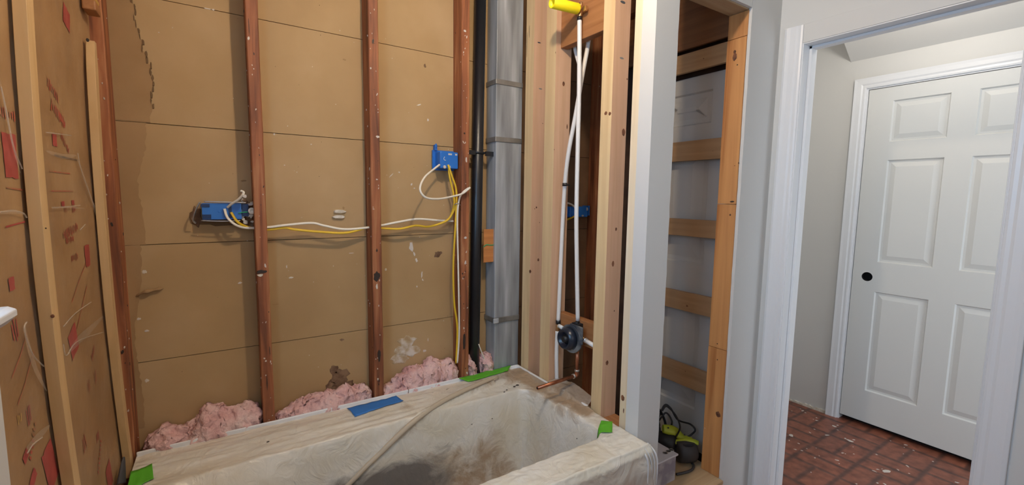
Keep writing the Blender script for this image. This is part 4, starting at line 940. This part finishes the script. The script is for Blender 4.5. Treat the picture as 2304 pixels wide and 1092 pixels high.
b.box(1.912, 1.93, 1.12, 1.60, .145, 1.943, 'slab_paint'); b.box(1.895, 1.912, 1.1195, 1.12, .145, 1.943, 'slab_paint'); b.box(1.895, 1.912, 1.5995, 1.60, .145, 1.943, 'slab_paint'); b.box(1.895, 1.912, 1.12, 1.60, 1.9425, 1.943, 'slab_paint')
tag(b.build('door_slab', weld=True), 'white panelled door slab standing behind the closet slats', 'door slab')
# closet shell
b = MB(); b.box(1.935, 1.95, YC+.013, YB, 0, CEIL, 'closet_shade'); struct(b.build('wall_closet_side'))  # side wall coloured dark to stand for the unlit end of the closet
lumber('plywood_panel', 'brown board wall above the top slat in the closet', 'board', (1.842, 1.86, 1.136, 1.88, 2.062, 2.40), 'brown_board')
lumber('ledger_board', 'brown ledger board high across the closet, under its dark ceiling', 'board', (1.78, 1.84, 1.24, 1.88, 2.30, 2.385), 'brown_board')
b = MB(); b.box(1.34, 1.842, YC+.014, YB-.002, ZO0-.018, ZO0, 'fir_x')
b.box(XO0+.002, XO1, YC-.012, YC+.014, ZO0-.018, ZO0, 'fir_x')
tag(b.build('closet_floor_board', bevel=.002), 'bare plywood floor board of the raised closet', 'floor board')
b = MB(); b.prism([(XO0+.01, YC-.014), (XO1+.014, YC-.014), (XO1+.010, YC-.002), (XO0+.01, YC-.002)], 2, ZO0-.0165, ZO0+.0015, 'trim')
JG = 'spliced jamb boards of the closet opening'
def jamb(z0, z1, y0, label, marks=(), x0=XO1):
    b = MB(); b.box(x0, x0+.038, y0, 1.141, z0, z1, 'fir_z')
    for (px, py, ru, rv, k) in marks: b.blob(on(px, py, 0, x0), 0, -1, ru, rv, k, n=12, jit=.15, th=.0006)
    return tag(b.build('jamb_board', bevel=.002), label, 'jamb board', JG)
jamb(2.028, 2.126, YC+.012, 'short top end board of the closet jamb, just under the header', x0=XO1+.001)
jamb(1.352, 2.026, YC+.014, 'long orange jamb board with a large dark knot near its top', [(1653, 128, .010, .016, 'knot'), (1653, 117, .006, .008, 'knot'), (1659, 146, .003, .003, 'nail'), (1662, 367, .003, .003, 'nail'), (1653, 373, .002, .002, 'nail')])
jamb(.722, 1.350, YC+.013, 'middle orange jamb board with flame grain in the closet opening', [(1647, 454, .010, .003, 'nail'), (1643, 484, .004, .005, 'knot'), (1614, 774, .003, .003, 'nail')], x0=XO1-.001)
jamb(ZO0+.001, .720, YC+.012, 'lowest orange jamb board with a brown knot at its outer edge', [(1614, 810, .003, .003, 'nail'), (1616, 933, .012, .014, 'knot'), (1586, 964, .003, .002, 'speck')], x0=XO1-.003)
lumber('header_beam', 'pale underside board across the top of the closet opening', 'header', (XO0+.0, XO1+.037, YC+.014, 1.143, ZO1, ZO1+.038), 'fir_x')
b = MB(); b.box(XO1+.040, XO1+.052, YC+.0135, 1.14, 0.2, 1.60, 'fir_z'); b.build
# carton
t = thing('carton', 'pale tool carton with three round holes on the closet floor', 'carton', (1.50, 1.20, ZO0))
CZ = .262
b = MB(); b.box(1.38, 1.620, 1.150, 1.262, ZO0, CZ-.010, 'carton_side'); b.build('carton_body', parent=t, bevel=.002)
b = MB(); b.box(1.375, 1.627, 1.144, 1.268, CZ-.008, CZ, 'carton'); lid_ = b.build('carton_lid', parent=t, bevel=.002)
b = MB()
for k, (px, py) in enumerate(((1511, 1013), (1504, 1016), (1497, 1020))):
    q = on(px, py, 2, CZ); b.lathe((q[0], q[1], CZ-.001), (0, 0, 1), [(0, .011), (.0018, .011), (.0018, .008), (.0006, .008)], 'steel', n=16); b.lathe((q[0], q[1], CZ-.001), (0, 0, 1), [(0, .008), (.0014, .008)], 'darkgrey', n=16)
b.build('hole_trim', parent=lid_)
# power tool
g = Vector((1.765, 1.205, ZO0))
t = thing('circular_saw', 'lime green and black power saw lying on the closet floor', 'power tool', tuple(g))
b = MB(); b.lathe(g+Vector((-.035, .02, .056)), (1, -.35, 0), [(0, .030), (.004, .046), (.040, .052), (.075, .052), (.085, .044)], 'darkgrey', n=32); b.build('motor_housing', parent=t)
b = MB(); b.tube([g+Vector((-.04, .10, .135)), g+Vector((.0, .07, .125)), g+Vector((.02, .04, .105)), g+Vector((.045, .0, .100))], lambda t: .020+.006*math.sin(t*5), 'lime', n=12, flat=.7); b.tube([g+Vector((-.045, .06, .075)), g+Vector((-.02, .035, .095)), g+Vector((.02, .0, .108)), g+Vector((.05, -.03, .10))], .012, 'lime', n=10, flat=.6); hd_ = b.build('lime_handle', parent=t)
b = MB()
for q in ((-.035, .075, .150), (.018, .022, .125)): b.lathe(g+Vector(q), (-.6, -.6, .3), [(0, .004), (.006, .004)], 'black', n=8); b.build('screw', parent=hd_); b = MB()
b = MB(); b.lathe(g+Vector((-.05, .13, .07)), (.4, -1, .1), [(0, .02), (.01, .045), (.09, .04), (.10, .02)], 'black', n=20); b.build('rear_body', parent=t)
b = MB()
Z = lambda px, py, x: on(px, py, 0, x)
cord = [g+Vector((-.04, .15, .10)), Z(1493, 915, 1.80), Z(1508, 918, 1.82), Z(1525, 945, 1.83), Z(1553, 955, 1.83), Z(1564, 968, 1.83), Z(1556, 978, 1.82), Z(1545, 985, 1.80)]
b.tube(cord, .0042, 'black', n=8)
b.tube([g+Vector((-.06, .18, .05)), Z(1488, 940, 1.76), Z(1500, 930, 1.78), Z(1512, 950, 1.78), Z(1506, 975, 1.77), Z(1530, 1000, 1.74), Z(1560, 1003, 1.76)], .0042, 'black', n=8)
b.tube([(1.79, 1.19, .147), (1.775, 1.165, .147), (1.74, 1.150, .147), (1.70, 1.152, .147), (1.65, 1.165, .147)], .0055, 'darkgrey', n=8)
b.tube([Z(1490, 925, 1.70), Z(1500, 915, 1.72), Z(1520, 935, 1.75), Z(1530, 962, 1.76), Z(1520, 985, 1.75)], .004, 'black', n=8)
b.build('power_cord', parent=t)
t2 = thing('power_drill', 'dark corded tool in the shadow at the back of the closet floor', 'power tool', (1.73, 1.42, ZO0))
b = MB(); b.lathe((1.60, 1.42, .20), (1, -.1, .1), [(0, .03), (.02, .05), (.12, .055), (.16, .045), (.20, .03)], 'black', n=20); b.build('motor_housing', parent=t2)
b = MB(); b.tube([(1.66, 1.44, .26), (1.70, 1.42, .31), (1.77, 1.40, .30), (1.78, 1.38, .24)], .015, 'black', n=10); b.build('handle', parent=t2)
b = MB(); b.tube([(1.66, 1.36, .26), (1.70, 1.33, .33), (1.76, 1.36, .34), (1.79, 1.34, .26), (1.74, 1.32, .20)], .006, 'black', n=8); b.build('power_cord', parent=t2)

for o in list(bpy.data.objects):
    if '_o' in o.keys(): del o['_o']
